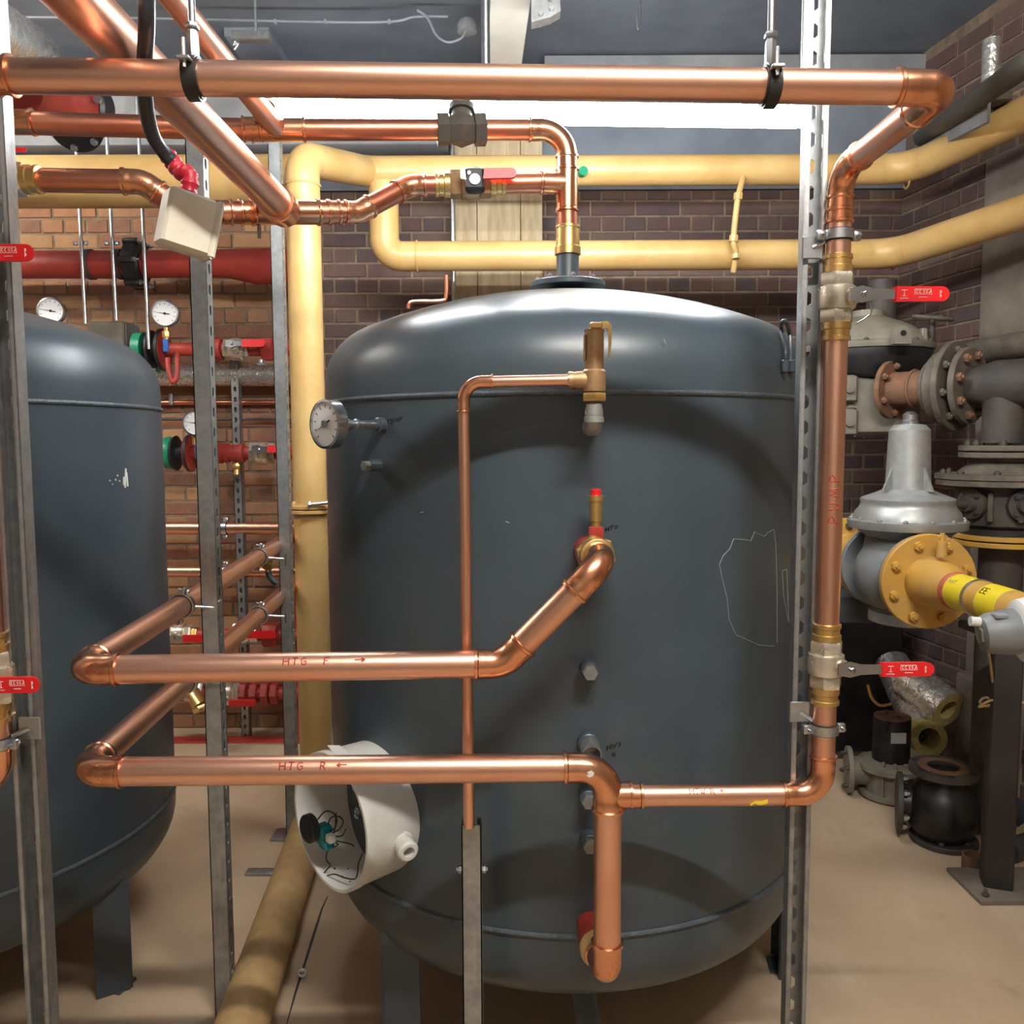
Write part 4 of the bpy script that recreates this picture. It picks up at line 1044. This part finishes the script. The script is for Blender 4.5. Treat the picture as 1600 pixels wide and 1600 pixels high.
wall_valve(t, 411, 708, Yw, (.045, .16), r=.036)
O('cock_handle', MB().cbox(P(309, 706, 3.98), .022, .015, .07, ch=.003), BLU, t)
O('gauge_pipe', MB().cyl(P(304, 695, 4.0), P(303, 676, 4.0), .01, 10), BRA, t)
O('drain_cock', MB().cyl(P(370, 724, 4.06), P(370, 742, 4.05), .014, 10).hexp(P(370, 732, 4.05), (0, 0, 1), .018, .02), BRA, t)
wall_gauge(t, 306, 661, 3.98, .06)
# gauge peeping over the small tank
g = P(80, 486, 4.0); t = T('pressure_gauge', 'pressure gauge peeping over the dome of the smaller tank', 'gauge', g)
gauge(t, g, (.1, -1, 0), .062, rim=CHR)
O('stem', MB().tube([g-V((0, 0, .05)), g-V((0, 0, .14)), V((g.x, YB, g.z-.16))], .012, 10), BRA, t)
# copper branches C, D
for py, r, lab in ((825, .032, 'copper pipe along the brick wall, higher of two'), (893, .028, 'copper pipe along the brick wall, lower of two')):
    t = T('wall_pipe', lab, 'pipe', P(350, py, 4.25))
    O('pipe', MB().cyl(P(180, py, 4.24), P(452, py, 4.24), r, 20), COP, t)
    O('end_cap', MB().sphere(P(461, py, 4.24), r*1.05, 16, 8).cyl(P(450, py, 4.24), P(461, py, 4.24), r*1.06, 16), COPF, t)
    clamp('pipe clamp on the %s wall copper pipe' % ('higher' if py == 825 else 'lower'), P(352, py, 4.24), (1, 0, 0), r, (0, .2, 1), P(352, py, 4.31), None, wid=.022)
dq = on_line(hA, far, 424); dyy = dq.y
t = T('drain_cock', 'small brass drain cock between the heating pipes', 'valve', dq)
O('body', MB().cyl(dq, P(419, 893, dyy), .011, 10).hexp(P(419, 889, dyy), (0, 0, 1), .019, .022), BRA, t)
O('tail', MB().tube(smooth([P(419, 893, dyy), P(422, 902, dyy), P(432, 912, dyy)]), .011, 10), GRYD, t)
# branch E, F
for py, lab in ((992, 'red branch with two red levers behind the heating pipes'), (1083, 'lowest red branch with lever and brass strainer')):
    t = T('red_branch', lab, 'pipe', P(345, py, Yw)); p = hline(py, Yw)
    O('pipe', MB().cyl(p(240), p(475), .03, 20), RED, t)
    if py == 992:
        wall_valve(t, 281, 990, Yw-.02, (.045, .16), r=.032, face=(0, -1, -.1)); wall_valve(t, 385, 988, Yw-.02, (.02, .17), r=.036, face=(0, -1, .1))
        O('brass_joint', MB().hexp(p(300), (1, 0, 0), .04, .03), BRA, t); O('strainer', MB().hexp(p(412), (1, 0, 0), .062, .07), RED, t)
    else:
        for k, px in enumerate((376, 392, 410, 424)): O('union', MB().hexp(p(px), (1, 0, 0), .06-.005*(k % 2), .035), RED, t)
        wall_valve(t, 356, 1083, Yw-.02, (.03, .16), r=.034, face=(0, -1, -.35))
        O('strainer_leg', MB().cyl(P(300, 1082, 4.0), P(314, 1104, 3.95), .036, 16).hexp(P(313, 1102, 3.95), (.3, -.2, -.8), .04, .03), BRA, t)
        wall_valve(t, 300, 1080, Yw, (-.05, -.13), r=.034)
t = T('red_pipe', 'thick red pipe low along the back wall near the floor', 'pipe', P(370, 1180, 4.2))
O('pipe', MB().cyl(V((-2.6, 4.2, P(370, 1182, 4.2).z)), V((P(476, 1182, 4.2).x, 4.2, P(370, 1182, 4.2).z)), .1, 28), RED, t)
O('riser', MB().cyl(V((P(474, 1182, 4.2).x, 4.2, P(370, 1182, 4.2).z-.05)), V((P(474, 1182, 4.2).x, 4.2, P(474, 900, 4.2).z)), .06, 24), RED, t)
# upper left: lagged pipe, red pipe and black flanges
t = T('lagged_pipe', 'foil lagged pipe end in the top left corner', 'pipe', P(30, 60, 2.3))
O('lagging', MB().tube([P(-60, 20, 1.9), P(40, 78, 2.5), P(62, 92, 2.62), P(70, 98, 2.66)], [.075, .075, .07, .05], 28), FOIL, t)
t = T('red_pipe', 'red pipe with black bolted flange high at left', 'pipe', P(100, 165, 3.0))
O('pipe', MB().cyl(P(30, 140, 2.7), P(122, 165, 3.05), .072, 28), RED, t)
ax = (P(122, 165, 3.05)-P(30, 140, 2.7)).normalized()
flange(t, P(122, 163, 3.05), ax, .088, .1, BLKG, 0); 
O('bolt', MB().hexp(P(154, 157, 3.0), (0, -1, 0), .014, .012), ZNC, t)
t = T('blank_flange', 'round black bolted flange behind the upper copper run', 'flange', P(120, 200, 3.1))
ff = flange(t, P(119, 192, 3.2), (.1, -.8, -.62), .098, .025, BLKG, 6, .014, ZNC, ph=.3)

# ================================================================== ceiling odds and ends
t = T('surface_cable', 'pale cable clipped along the ceiling with a hanging loop', 'cable', P(560, 35, 3.6))
O('cable', MB().tube(smooth([P(40, 27, 3.55), P(180, 28, 3.6), P(290, 30, 3.6), P(430, 33, 3.6), P(560, 35, 3.6), P(620, 33, 3.6), P(650, 26, 3.6), P(700, 26, 3.6)], 4), .005, 8), WCB, t)
O('loop', MB().tube(smooth([P(652, 16, 3.58), P(668, 28, 3.58), P(682, 55, 3.58), P(700, 66, 3.58), P(720, 60, 3.58), P(728, 46, 3.58)], 5), .005, 8), WCB, t)
for px in (290, 430, 508, 608): O('clip', MB().cbox(P(px, 34, 3.6), .012, .012, .02, ch=.002), WCB, t)
O('rose', MB().lathe(P(730, 44, 3.6)-V((0, 0, .02)), (0, 0, 1), [(0, .03), (.004, .04), (.03, .042), (.05, .03)], 20), PAL, t)
q = P(708, 350, 4.22); O('wall_conduit', MB().cyl(V((q.x, 4.22, 1.9)), V((q.x, 4.22, 3.0)), .011, 12), ZNC, None, 'thin conduit down the left side of the timber casing', 'conduit')
q = P(845, 12, 2.9); t = T('beam_bracket', 'galvanised bracket on the side of the ceiling beam', 'bracket', q)
O('plate', MB().prism([(-.03, .06), (.06, .06), (.065, -.01), (.03, -.03), (-.03, -.045)], q, V((1, 0, 0)), V((0, 0, 1)), V((0, 1, 0)), .05), GAL, t)
for dx, dz in ((-.005, .03), (.03, .025), (.0, -.02), (.035, -.005)): O('bolt', MB().hexp(q+V((dx, -.001, dz)), (0, -1, 0), .009, .008), ZNC, t)
O('hook_eye', MB().tube(smooth([P(995, -20, 2.9), P(995, 30, 2.9), P(997, 46, 2.9), P(1000, 30, 2.9), P(1000, -20, 2.9)], 5), .003, 6), ZNC, None, 'thin wire loop hanging from the ceiling at right of the beam', 'hook')
q = P(385, 55, 3.3); t = T('hanging_bracket', 'slotted bracket below the ceiling above the ochre pipe', 'bracket', q)
O('drop', MB().cyl(P(400, 56, 3.3), V((P(400, 56, 3.3).x, 3.3, HC)), .006, 8), ZNC, t); O('rail', MB().cbox(P(393, 58, 3.3), .14, .04, .03, ch=.002), GAL, t); O('hook', MB().tube(smooth([P(370, 60, 3.3), P(366, 70, 3.3), P(372, 68, 3.3), P(366, 78, 3.3)]), .005, 6), ZNC, t)
# small copper tail left of the tank dome
O('thin_pipe', MB().tube(smooth([P(638, 482, 3.0), P(640, 474, 3.0), P(650, 471, 3.0), P(690, 470, 3.0), P(697, 462, 3.0), P(697, 430, 3.0)], 5), .007, 8), COPD, None, 'thin copper tail pipe behind the shoulder of the large tank', 'pipe')
O('green_cap', MB().disc(P(908, 270, 3.725), (.3, -1, 0), .02, .03, 16), GRN, None, 'small green cap on the ochre pipe behind the riser', 'cap')

# ================================================================== gas train on the right
GX = 1.35
def G(px, py): # point on the plane x = GX
    d = ray(px, py); return CAM+d*(GX/d.x)
ball = G(1405, 893); gz = ball.z; by = ball.y
def gy(px): return G(px, 900).y
rg = T('gas_regulator', 'silver gas pressure regulator with tall spring tower', 'regulator', (GX, by, gz-.2))
zs = lambda py: P(1425, py, by).z
prof = [(848, .118), (838, .130), (826, .168), (824, .19), (818, .193), (812, .193), (810, .175), (800, .17), (792, .155), (786, .15), (783, .152), (779, .152), (777, .145), (770, .105), (764, .075), (758, .073), (690, .068), (672, .066), (664, .05), (662, .02)]
O('diaphragm_case', MB().lathe((GX+.02, by, 0), (0, 0, 1), [(zs(a), r) for a, r in prof], 48), ALU, rg)
O('adjuster_cap', MB().lathe((GX+.02, by, 0), (0, 0, 1), [(zs(664), .028), (zs(658), .028), (zs(656), .024), (zs(648), .024), (zs(643), .012), (zs(643), 0)], 10), ZNC, rg)
for k in range(4): 
    an = R_(70+90*k); d = V((math.cos(an), -math.sin(an), 0)); u_ = V((0, 0, 1))
    O('tower_rib', MB().prism([(0, 0), (.045, 0), (.0, .09)], V((GX+.02, by, zs(766)))+d*.066-d.cross(u_)*.004, d, u_, d.cross(u_), .008), ALU, rg)
bolts(rg, V((GX+.02, by, zs(811))), (0, 0, 1), .182, 14, .008, .007, ALU)
O('bowl', MB().sphere((GX, by, gz-.005), .148, 32, 16).lathe((GX, by, gz), (0, 0, 1), [(.08, .12), (.13, .112), (zs(846)-gz, .112)], 32), GRY, rg)
O('foot', MB().lathe((GX+.02, by, 0), (0, 0, 1), [(zs(972), .1), (zs(969), .116), (zs(955), .116), (zs(953), .1), (zs(930), .09)], 36), ALU, rg)
flange(rg, (GX, by+.13, gz), (0, 1, 0), .15, .022, GRY, 8, .013, IRND, name='rear_flange')
flange(rg, (GX, by-.17, gz), (0, -1, 0), .15, .02, GRY, 0, name='front_flange')
O('throat', MB().cyl((GX, by-.19, gz), (GX, by+.16, gz), .1, 28), GRY, rg)
gp_ = T('gas_pipe', 'yellow flanged gas pipe at the front of the regulator', 'pipe', (GX, by-.3, gz))
fl = flange(gp_, (GX, by-.193, gz), (0, -1, 0), .155, .024, YELG, 8, .016, YELG, ph=.35)
ye = by-.217
O('reducer', MB().lathe((GX, ye, gz), (0, -1, 0), [(0, .082), (.05, .08), (.12, .072), (.16, .058), (.2, .053), (1.1, .053)], 36), YELG, gp_)
O('label_band', MB().lathe((GX, ye-.165, gz), (0, -1, 0), [(0, .0585), (.02, .056), (.022, .0545)], 36), LBR, gp_)
O('gas_label', MB().lathe((GX, ye-.185, gz), (0, -1, 0), [(0, .0545), (.1, .0538)], 36), LBY, gp_)
O('pipe_band', MB().ring((GX, ye-.29, gz), (0, -1, 0), .0565, .053, .012, 36), ZNC, gp_)
O('gas_label', MB().lathe((GX, ye-.36, gz), (0, -1, 0), [(0, .0538), (.1, .0538)], 36), LBY, gp_)
fcd = V((-.62, 0, .45))
write_pipe(gp_, (GX, ye-.37, gz), (0, -1, 0), fcd, .0538, 'EE', .02, .0014, INKK, gap=.3, flip=-1)
write_pipe(gp_, (GX, ye-.2, gz), (0, -1, 0), fcd, .0545, 'NAT', .014, .0007, GRYB, gap=.3, flip=-1)
q = V((GX+.0, ye-.07, gz+.09)); O('test_point', MB().cyl(q, q+V((0, 0, .05)), .016, 12).cyl(q+V((0, 0, .05)), q+V((0, 0, .075)), .008, 8).cbox(q+V((0, 0, .065)), .03, .008, .008, ch=.002), YELG, gp_)
gq = T('gas_pipe', 'yellow gas pipe and flange behind the regulator', 'pipe', (GX, by+.3, gz))
O('pipe', MB().cyl((GX, by+.15, gz), (GX, by+.62, gz), .09, 28), YELG, gq)
flange(gq, (GX, by+.155, gz), (0, 1, 0), .15, .02, YELG, 0)
flange(gq, (GX, by+.45, gz), (0, -1, 0), .15, .024, YELG, 8, .015, IRND, ph=.1)
O('gas_label', MB().lathe((GX, by+.19, gz), (0, 1, 0), [(0, .0915), (.09, .0915)], 36), LBY, gq)
mb = MB()
for k in range(7):
    an = R_(120+k*18); mb.box(V((GX+.0915*math.cos(an), by+.235, gz+.0915*math.sin(an))), .006, .018, .012)
O('label_print', mb, INKK, gq, kind='stuff')
# dark steel bracket below
q = P(1352, 945, 3.25); O('support_bracket', MB().cbox(V((q.x+.02, 3.3, q.z)), .34, .3, .1, ch=.004), GRYD, None, 'slate steel bracket under the rear gas pipe', 'bracket')
q = P(1352, 1045, 3.5); O('plant_cabinet', MB().cbox(V((q.x+.18, 4.15, q.z-.28)), .42, .3, .9, ch=.01), BLKG, None, 'black cabinet in the shade below the gas regulator', 'cabinet')

# meter with domed lid
mc = V((P(1352, 600, 3.75).x, 3.75, 0)); mz = lambda py: P(1352, py, 3.75-.15).z
mt = T('gas_meter', 'dusty grey gas meter body with domed bolted lid', 'meter', (mc.x, mc.y, mz(690)))
O('lid', MB().lathe(mc, (0, 0, 1), [(mz(545), .27), (mz(541), .275), (mz(536), .275), (mz(533), .255), (mz(520), .235), (mz(505), .18), (mz(492), .1), (mz(488), .07), (mz(478), .065)], 48), GRYB, mt)
O('belt', MB().lathe(mc, (0, 0, 1), [(mz(590), .2), (mz(585), .24), (mz(570), .262), (mz(546), .262)], 40), BLKG, mt)
bolts(mt, mc+V((0, 0, mz(535))), (0, 0, 1), .265, 16, .009, .008, IRND)
O('neck', MB().cyl(mc+V((.08, .05, mz(500))), mc+V((.08, .05, mz(425))), .062, 24), IRND, mt)
O('housing', MB().cbox(mc+V((.0, -.02, (mz(588)+mz(682))/2)), .33, .34, mz(588)-mz(682), ch=.02), GRYB, mt)
for py in (608, 660):
    q = P(1322, py, 3.57); pl = O('cover_plate', MB().cbox(V((q.x, 3.555, q.z)), .085, .03, .118, ch=.012), GRYB, mt)
    O('plate_boss', MB().disc(V((q.x, 3.54, q.z)), (0, -1, 0), .018, .012, 16), GRYB, pl)
q = P(1411, 525, 3.4); O('lid_lug', MB().prism([(-.035, -.03), (.035, -.03), (.03, .02), (.012, .04), (-.012, .04), (-.03, .02)], q, V((1, 0, 0)), V((0, 0, 1)), V((0, 1, 0)), .04), GRYB, mt)
O('lug_hole', MB().disc(q+V((0, -.001, .012)), (0, -1, 0), .011, .003, 14), INKK, mt)
# rusty spool, butterfly valve and dark pipe along the right wall
gd_ = V((.6, -.8, 0)).normalized()
s0 = P(1396, 609, 3.5)
def gs(s): return s0+gd_*s
sp = T('gas_main', 'dusty iron gas main with rusty spool along the right wall', 'pipe', gs(.3))
flange(sp, gs(-.02), gd_, .118, .022, RST, 6, .014, RST, ph=.5)
O('spool', MB().tube([gs(-.02), gs(.17)], .07, 28), RST, sp); O('spool_bead', MB().torus(gs(.09), gd_, .071, .007, 28, 6), RST, sp)
flange(sp, gs(.155), gd_, .108, .022, IRN, 6, .013, RST, ph=.2)
O('valve_disc_body', MB().disc(gs(.178), gd_, .135, .055, 36, ch=.008), IRN, sp)
flange(sp, gs(.235), gd_, .172, .024, IRN, 8, .015, IRN, ph=.2)
flange(sp, gs(.285), gd_, .145, .024, IRN, 8, .017, RST, ph=.55)
O('pipe', MB().tube([gs(.24), gs(.34), gs(.40), gs(.64)], [.07, .07, .088, .088], 32), IRND, sp)
tq = gs(.43)
O('tee_leg', MB().tube([tq, tq-V((0, 0, .02)), V((tq.x, tq.y, P(1560, 692, tq.y).z))], [.088, .072, .072], 28), IRND, sp)
# handwheel with yoke
w0 = P(1457, 497, 3.62)
hw = T('handwheel', 'dusty iron handwheel with yoke above the gas main', 'valve', w0-V((0, 0, .15)))
O('rim', MB().torus(w0, (.1, -.15, 1), .075, .008, 28, 8), IRN, hw)
for k in range(3): an = R_(30+120*k); O('spoke', MB().cyl(w0, w0+V((math.cos(an), math.sin(an), 0))*.075, .006, 8), IRN, hw)
O('stem', MB().cyl(w0-V((0, 0, .24)), w0+V((0, 0, .01)), .012, 12), IRND, hw)
yk = P(1440, 542, 3.58); O('yoke', MB().cbox(yk, .022, .05, .15, ch=.003), GRYB, hw); O('yoke_back', MB().cbox(yk+V((.05, .06, 0)), .05, .02, .14, ch=.003), IRND, hw)
O('yoke_base', MB().cbox(V((w0.x, w0.y, w0.z-.23)), .09, .09, .03, ch=.004), IRN, hw)
# lagged pipe behind
O('lagged_pipe', MB().tube([P(1510, 552, 3.75), P(1640, 530, 3.35)], .05, 24), IRN, None, 'dull silver pipe behind the gas main at right', 'pipe')
# gate valve under the tee
gc = V((tq.x+.01, tq.y, 0)); gvz = lambda py: P(1560, py, tq.y-.1).z
gv = T('gate_valve', 'large dusty iron gas valve above a yellow flange', 'valve', (gc.x, gc.y, gvz(835)))
zz_ = V((0, 0, 1))
flange(gv, gc+zz_*gvz(705), zz_, .155, .02, IRN, 8, .014, IRND, ph=.2, name='top_flange'); flange(gv, gc+zz_*gvz(716), zz_, .155, .02, IRN, 0, name='bonnet_flange')
O('bonnet', MB().lathe(gc, zz_, [(gvz(748), .16), (gvz(740), .16), (gvz(722), .11), (gvz(716), .11)], 12), IRN, gv)
O('body_flange', MB().disc(gc+zz_*gvz(760), zz_, .23, .02, 10), IRN, gv); O('body_flange', MB().disc(gc+zz_*gvz(750), zz_, .235, .02, 10), IRN, gv)
bolts(gv, gc+zz_*(gvz(748)+.012), zz_, .205, 10, .012, .014, IRND)
O('body', MB().lathe(gc, zz_, [(gvz(828), .14), (gvz(822), .16), (gvz(800), .165), (gvz(760), .165)], 10), IRND, gv)
for k in range(5):
    an = R_(195+k*32); d = V((math.cos(an), math.sin(an), 0)); O('body_rib', MB().cbox(gc+d*.165+zz_*((gvz(768)+gvz(815))/2), .03, .018, gvz(768)-gvz(815), (d, zz_.cross(d), zz_), .004), IRN, gv)
for an in (205, 262):
    d = V((math.cos(R_(an)), math.sin(R_(an)), 0)); q = gc+d*.16+zz_*gvz(788); b_ = O('side_port', MB().lathe(q, d, [(0, .055), (.02, .055), (.022, .03), (.05, .026), (.05, .016), (.1, .014)], 16), IRND, gv); bolts(b_, q+d*.02, d, .042, 4, .009, .01, IRND, ph=.8)
O('gasket', MB().disc(gc+zz_*gvz(838), zz_, .15, gvz(828)-gvz(838), 28), BLK, gv)
yf = T('gas_pipe', 'yellow flange and dark pipe below the iron gas valve', 'pipe', gc)
flange(yf, gc+zz_*gvz(846), zz_, .165, .018, YELG, 8, .013, YELG, ph=.2); flange(yf, gc+zz_*gvz(856), zz_, .165, .018, YELG, 0)
O('drop_pipe', MB().cyl(gc+zz_*gvz(860), gc+zz_*.02, .075, 24), IRND, yf)

# white actuator at the right edge
q = P(1566, 988, 2.02); ax = V((.82, -.1, .1)).normalized()
t = T('valve_actuator', 'white cylindrical actuator with grey head at the right edge', 'actuator', q)
O('head', MB().lathe(q-ax*.05, ax, [(0, .03), (.004, .042), (.02, .05), (.06, .055), (.085, .055)], 28), GRY, t)
O('head_badge', MB().lathe(q-ax*.054, ax, [(0, .022), (.006, .026)], 5), GRYB, t)
O('head_clip', MB().cbox(q+V((-.02, -.02, .045)), .03, .03, .012, ch=.003), PAL, t)
O('barrel', MB().lathe(q+ax*.03, ax, [(0, .06), (.01, .075), (.05, .082), (.2, .082)], 32), WHT, t)
O('cable_gland', MB().cyl(q-ax*.05+V((-.0, 0, .03)), q-ax*.075+V((0, 0, .035)), .012, 12), WHT, t)
# tan cable
t = T('tan_cable', 'tan cable with a tied bundle by the black post', 'cable', P(1560, 1098, 2.75))
O('drop', MB().tube(smooth([P(1543, 1008, 2.45), P(1548, 1040, 2.6), P(1552, 1070, 2.74), P(1560, 1092, 2.76), P(1566, 1098, 2.76)], 5), .0042, 8), CBL, t)
O('bundle', MB().tube(smooth([P(1562, 1098, 2.75), P(1540, 1090, 2.75), P(1531, 1098, 2.74), P(1545, 1104, 2.74), P(1562, 1097, 2.74), P(1580, 1090, 2.74), P(1592, 1100, 2.73), P(1584, 1110, 2.73), P(1562, 1098, 2.74), P(1538, 1103, 2.73), P(1530, 1104, 2.73), P(1550, 1094, 2.72), P(1575, 1100, 2.73), P(1590, 1108, 2.73), P(1580, 1100, 2.72)], 5), .0042, 8), CBL, t)
O('tail', MB().tube(smooth([P(1566, 1098, 2.75), P(1590, 1098, 2.75), P(1640, 1096, 2.7)], 4), .0042, 8), CBL, t)
O('tie', MB().ring(P(1562, 1098, 2.755), (1, 0, 0), .014, .01, .006, 12), BLK, t)
# black post
pb = Z(1572, 1402, 0); py_ = pb.y+.06
t = T('steel_post', 'black square steel post bolted to the floor at right', 'post', (pb.x, py_, 0))
ztp = P(1550, 990, py_).z
O('column', MB().cbox((pb.x, py_, ztp/2), .088, .088, ztp, (V((.94, -.34, 0)), V((.34, .94, 0)), zz_), .006), PST, t)
O('head_plate', MB().cbox((pb.x+.02, py_, ztp+.012), .26, .2, .024, ch=.003), PST, t)
O('base_plate', MB().cbox((pb.x+.03, py_, .008), .28, .22, .016, ch=.002), RNDR, t)
for dx, dy in ((-.08, -.08), (.12, -.08)): O('anchor_bolt', MB().hexp((pb.x+dx, py_+dy, .016), zz_, .012, .01).cyl((pb.x+dx, py_+dy, .016), (pb.x+dx, py_+dy, .04), .006, 8), IRN, t)
for pts, r, m, lab in (([Z(1520, 1225, .05), Z(1640, 1300, .05)], .05, GRYD, 'grey pipe lying on the floor along the right wall'), ([Z(1575, 1330, .04), Z(1660, 1300, .04)], .04, GRYD, 'short grey pipe on the floor beside the black post')):
    O('loose_pipe', MB().tube([pts[0]+V((0, 0, 0)), pts[1]], r, 20), m, None, lab, 'pipe')
q = Z(1592, 1318, .0); O('timber_offcut', MB().cbox(q+V((.1, -.1, .03)), .16, .3, .06, (V((.8, .6, 0)), V((-.6, .8, 0)), zz_), .003), TIM, None, 'pale timber offcut on the floor at the right edge', 'timber')
q = Z(1534, 1370, 0); O('rusty_cup', MB().lathe(q+V((0, .06, 0)), zz_, [(0, .035), (.05, .035), (.05, .03), (.01, .028)], 20), RST, None, 'small rusty iron ring on the floor behind the black post', 'ring')

# salvaged valves on the floor
b0 = Z(1390, 1243, 0); Yv = b0.y; gx = b0.x
t = T('salvaged_valve', 'grey flanged valve body with black solenoid can on the floor', 'valve', (gx, Yv, 0))
hz_ = lambda py: {1200: .115, 1192: .125, 1184: .145, 1178: .155, 1172: .16}[py]
O('body', MB().lathe((gx, Yv, 0), zz_, [(0, .11), (.01, .125), (.025, .125), (.03, .1), (hz_(1200), .1), (hz_(1192), .135), (hz_(1184), .135), (hz_(1178), .11), (hz_(1172), .09)], 32), GRYB, t)
cz0 = hz_(1178)
O('solenoid_can', MB().lathe((gx, Yv, cz0), zz_, [(0, .074), (.185, .074), (.188, .072)], 32), BLKG, t)
O('can_top', MB().disc((gx, Yv, cz0+.187), zz_, .073, .004, 32), RST, t)
bolts(t, V((gx, Yv, cz0+.19)), zz_, .03, 2, .009, .012, RST, ph=.4)
O('nameplate', MB().cbox((gx-.005, Yv-.075, cz0+.12), .062, .004, .045, ch=.001), PLATE, t)
for s, py in ((-1, 1195), (1, 1230)):
    d = V((s*.86, -.5*s if s > 0 else .2, 0)).normalized(); zc_ = .1
    O('port', MB().cyl(V((gx, Yv, zc_)), V((gx, Yv, zc_))+d*.17, .058, 20), GRYB, t)
    flange(t, V((gx, Yv, zc_))+d*.155, d, .098, .02, GRYB, 6, .011, IRND, ph=.4, name='port_flange')
for k in range(4): an = R_(230+k*25); d = V((math.cos(an), math.sin(an), 0)); O('body_rib', MB().cbox(V((gx, Yv, .1))+d*.103, .02, .014, .15, (d, zz_.cross(d), zz_), .003), GRYB, t)
b0 = Z(1474, 1314, 0); Yv = b0.y; gx = b0.x
hz2_ = lambda py: P(1474, py, Yv-.05).z
t = T('salvaged_valve', 'black bulbous cast valve with open rusty top flange on the floor', 'valve', (gx, Yv, 0))
flange(t, (gx, Yv, 0), zz_, .118, .02, IRND, 6, .0115, IRND, ph=.5, name='bottom_flange')
zt_ = .275
O('body', MB().lathe((gx-.01, Yv, 0), zz_, [(.02, .085), (.035, .095), (.06, .115), (.11, .128), (.16, .124), (.2, .105), (.23, .085), (zt_, .08)], 36), BLKG, t)
flange(t, (gx-.01, Yv, zt_-.012), zz_, .118, .024, IRND, 0, hole=.056, name='top_flange')
O('gasket_face', MB().ring((gx-.01, Yv, zt_+.011), zz_, .088, .056, .004, 36), RST, t)
O('bore', MB().disc((gx-.01, Yv, zt_-.02), zz_, .07, .004, 28), RST, t)
for k in range(6):
    an = 2*math.pi*k/6+.3; O('bolt_hole', MB().disc((gx-.01+.103*math.cos(an), Yv+.103*math.sin(an), zt_+.011), zz_, .011, .0015, 12), INKK, t)
d = V((-.9, .35, 0)).normalized()
O('side_port', MB().cyl(V((gx, Yv, .13)), V((gx, Yv, .13))+d*.16, .07, 24), BLKG, t)
flange(t, V((gx, Yv, .13))+d*.165, -d, .11, .02, IRND, 6, .013, ZNC, ph=.3, name='side_flange')
# lagging offcuts
fa = P(1418, 1062, 3.75); fb = P(1482, 1110, 3.55)
t = T('lagging_shell', 'crumpled foil faced lagging shell lying on the heap', 'lagging', fb)
dl = (fb-fa).normalized()
O('foil_face', MB().tube([fa, fa+(fb-fa)*.5, fb], .088, 28, caps=False), FOIL, t)
O('wool_core', MB().ring(fa, dl, .086, .045, (fb-fa).length, 28), FOAM, t)
fa = P(1405, 1060, 3.9); fb = P(1446, 1150, 3.6); dl = (fb-fa).normalized()
t = T('lagging_shell', 'pale foil lagging shell with yellow wool ring facing out', 'lagging', fb)
O('foil_face', MB().tube([fa-dl*.1, fb], .078, 28, caps=False), FOIL, t)
O('wool_core', MB().ring(fb+V((-.01, .05, 0)), V((-.05, -.95, .1)).normalized(), .075, .045, .12, 28), FOAM, t)
O('earth_wire', MB().tube(smooth([P(1356, 1070, 3.4), P(1362, 1090, 3.4), P(1375, 1102, 3.4), P(1392, 1100, 3.4)], 5), .006, 8), YELG, None, 'yellow wire curling out beside the lagging heap', 'wire')
# plinth and rubble on the floor along the right wall
q = Z(1340, 1222, 0); O('angle_iron', MB().cbox(q+V((-.02, .3, .01)), .34, .05, .02, ch=.003), IRND, None, 'flat iron bar on the floor behind the grey valve', 'bar')
q = P(1520, 1190, 3.7); O('render_plinth', MB().cbox(V((1.99, 3.5, .25)), .13, .26, .5, ch=.01), RNDR, None, 'grey rendered plinth behind the black post', 'plinth')
# dark pipes high at right
t = T('dark_pipe', 'dark pipe slanting towards the camera at upper right', 'pipe', P(1500, 170, 3.0))
O('pipe', MB().tube([P(1440, 215, 3.9), P(1640, 75, 2.3)], .035, 20), IRND, t)
t = T('taped_pipe', 'vertical pipe stub wrapped in dull silver tape at upper right', 'pipe', P(1548, 130, 3.3))
O('pipe', MB().cyl(P(1548, 132, 3.3), P(1550, 62, 3.3), .032, 18), FOIL, t)
O('flange_plate', MB().cbox(P(1545, 158, 3.25), .12, .1, .03, ch=.004), IRND, t)
t = T('cable_tray', 'pale sloping panel below the dark pipe at upper right', 'panel', P(1490, 205, 3.4))
O('panel', MB().prism([(0, 0), (1, 0), (1, .1), (0, .1)], P(1440, 243, 3.9), (P(1542, 190, 3.0)-P(1440, 243, 3.9)), V((0, 0, 1)), V((.8, .5, 0)).normalized(), .02), PAL, t)
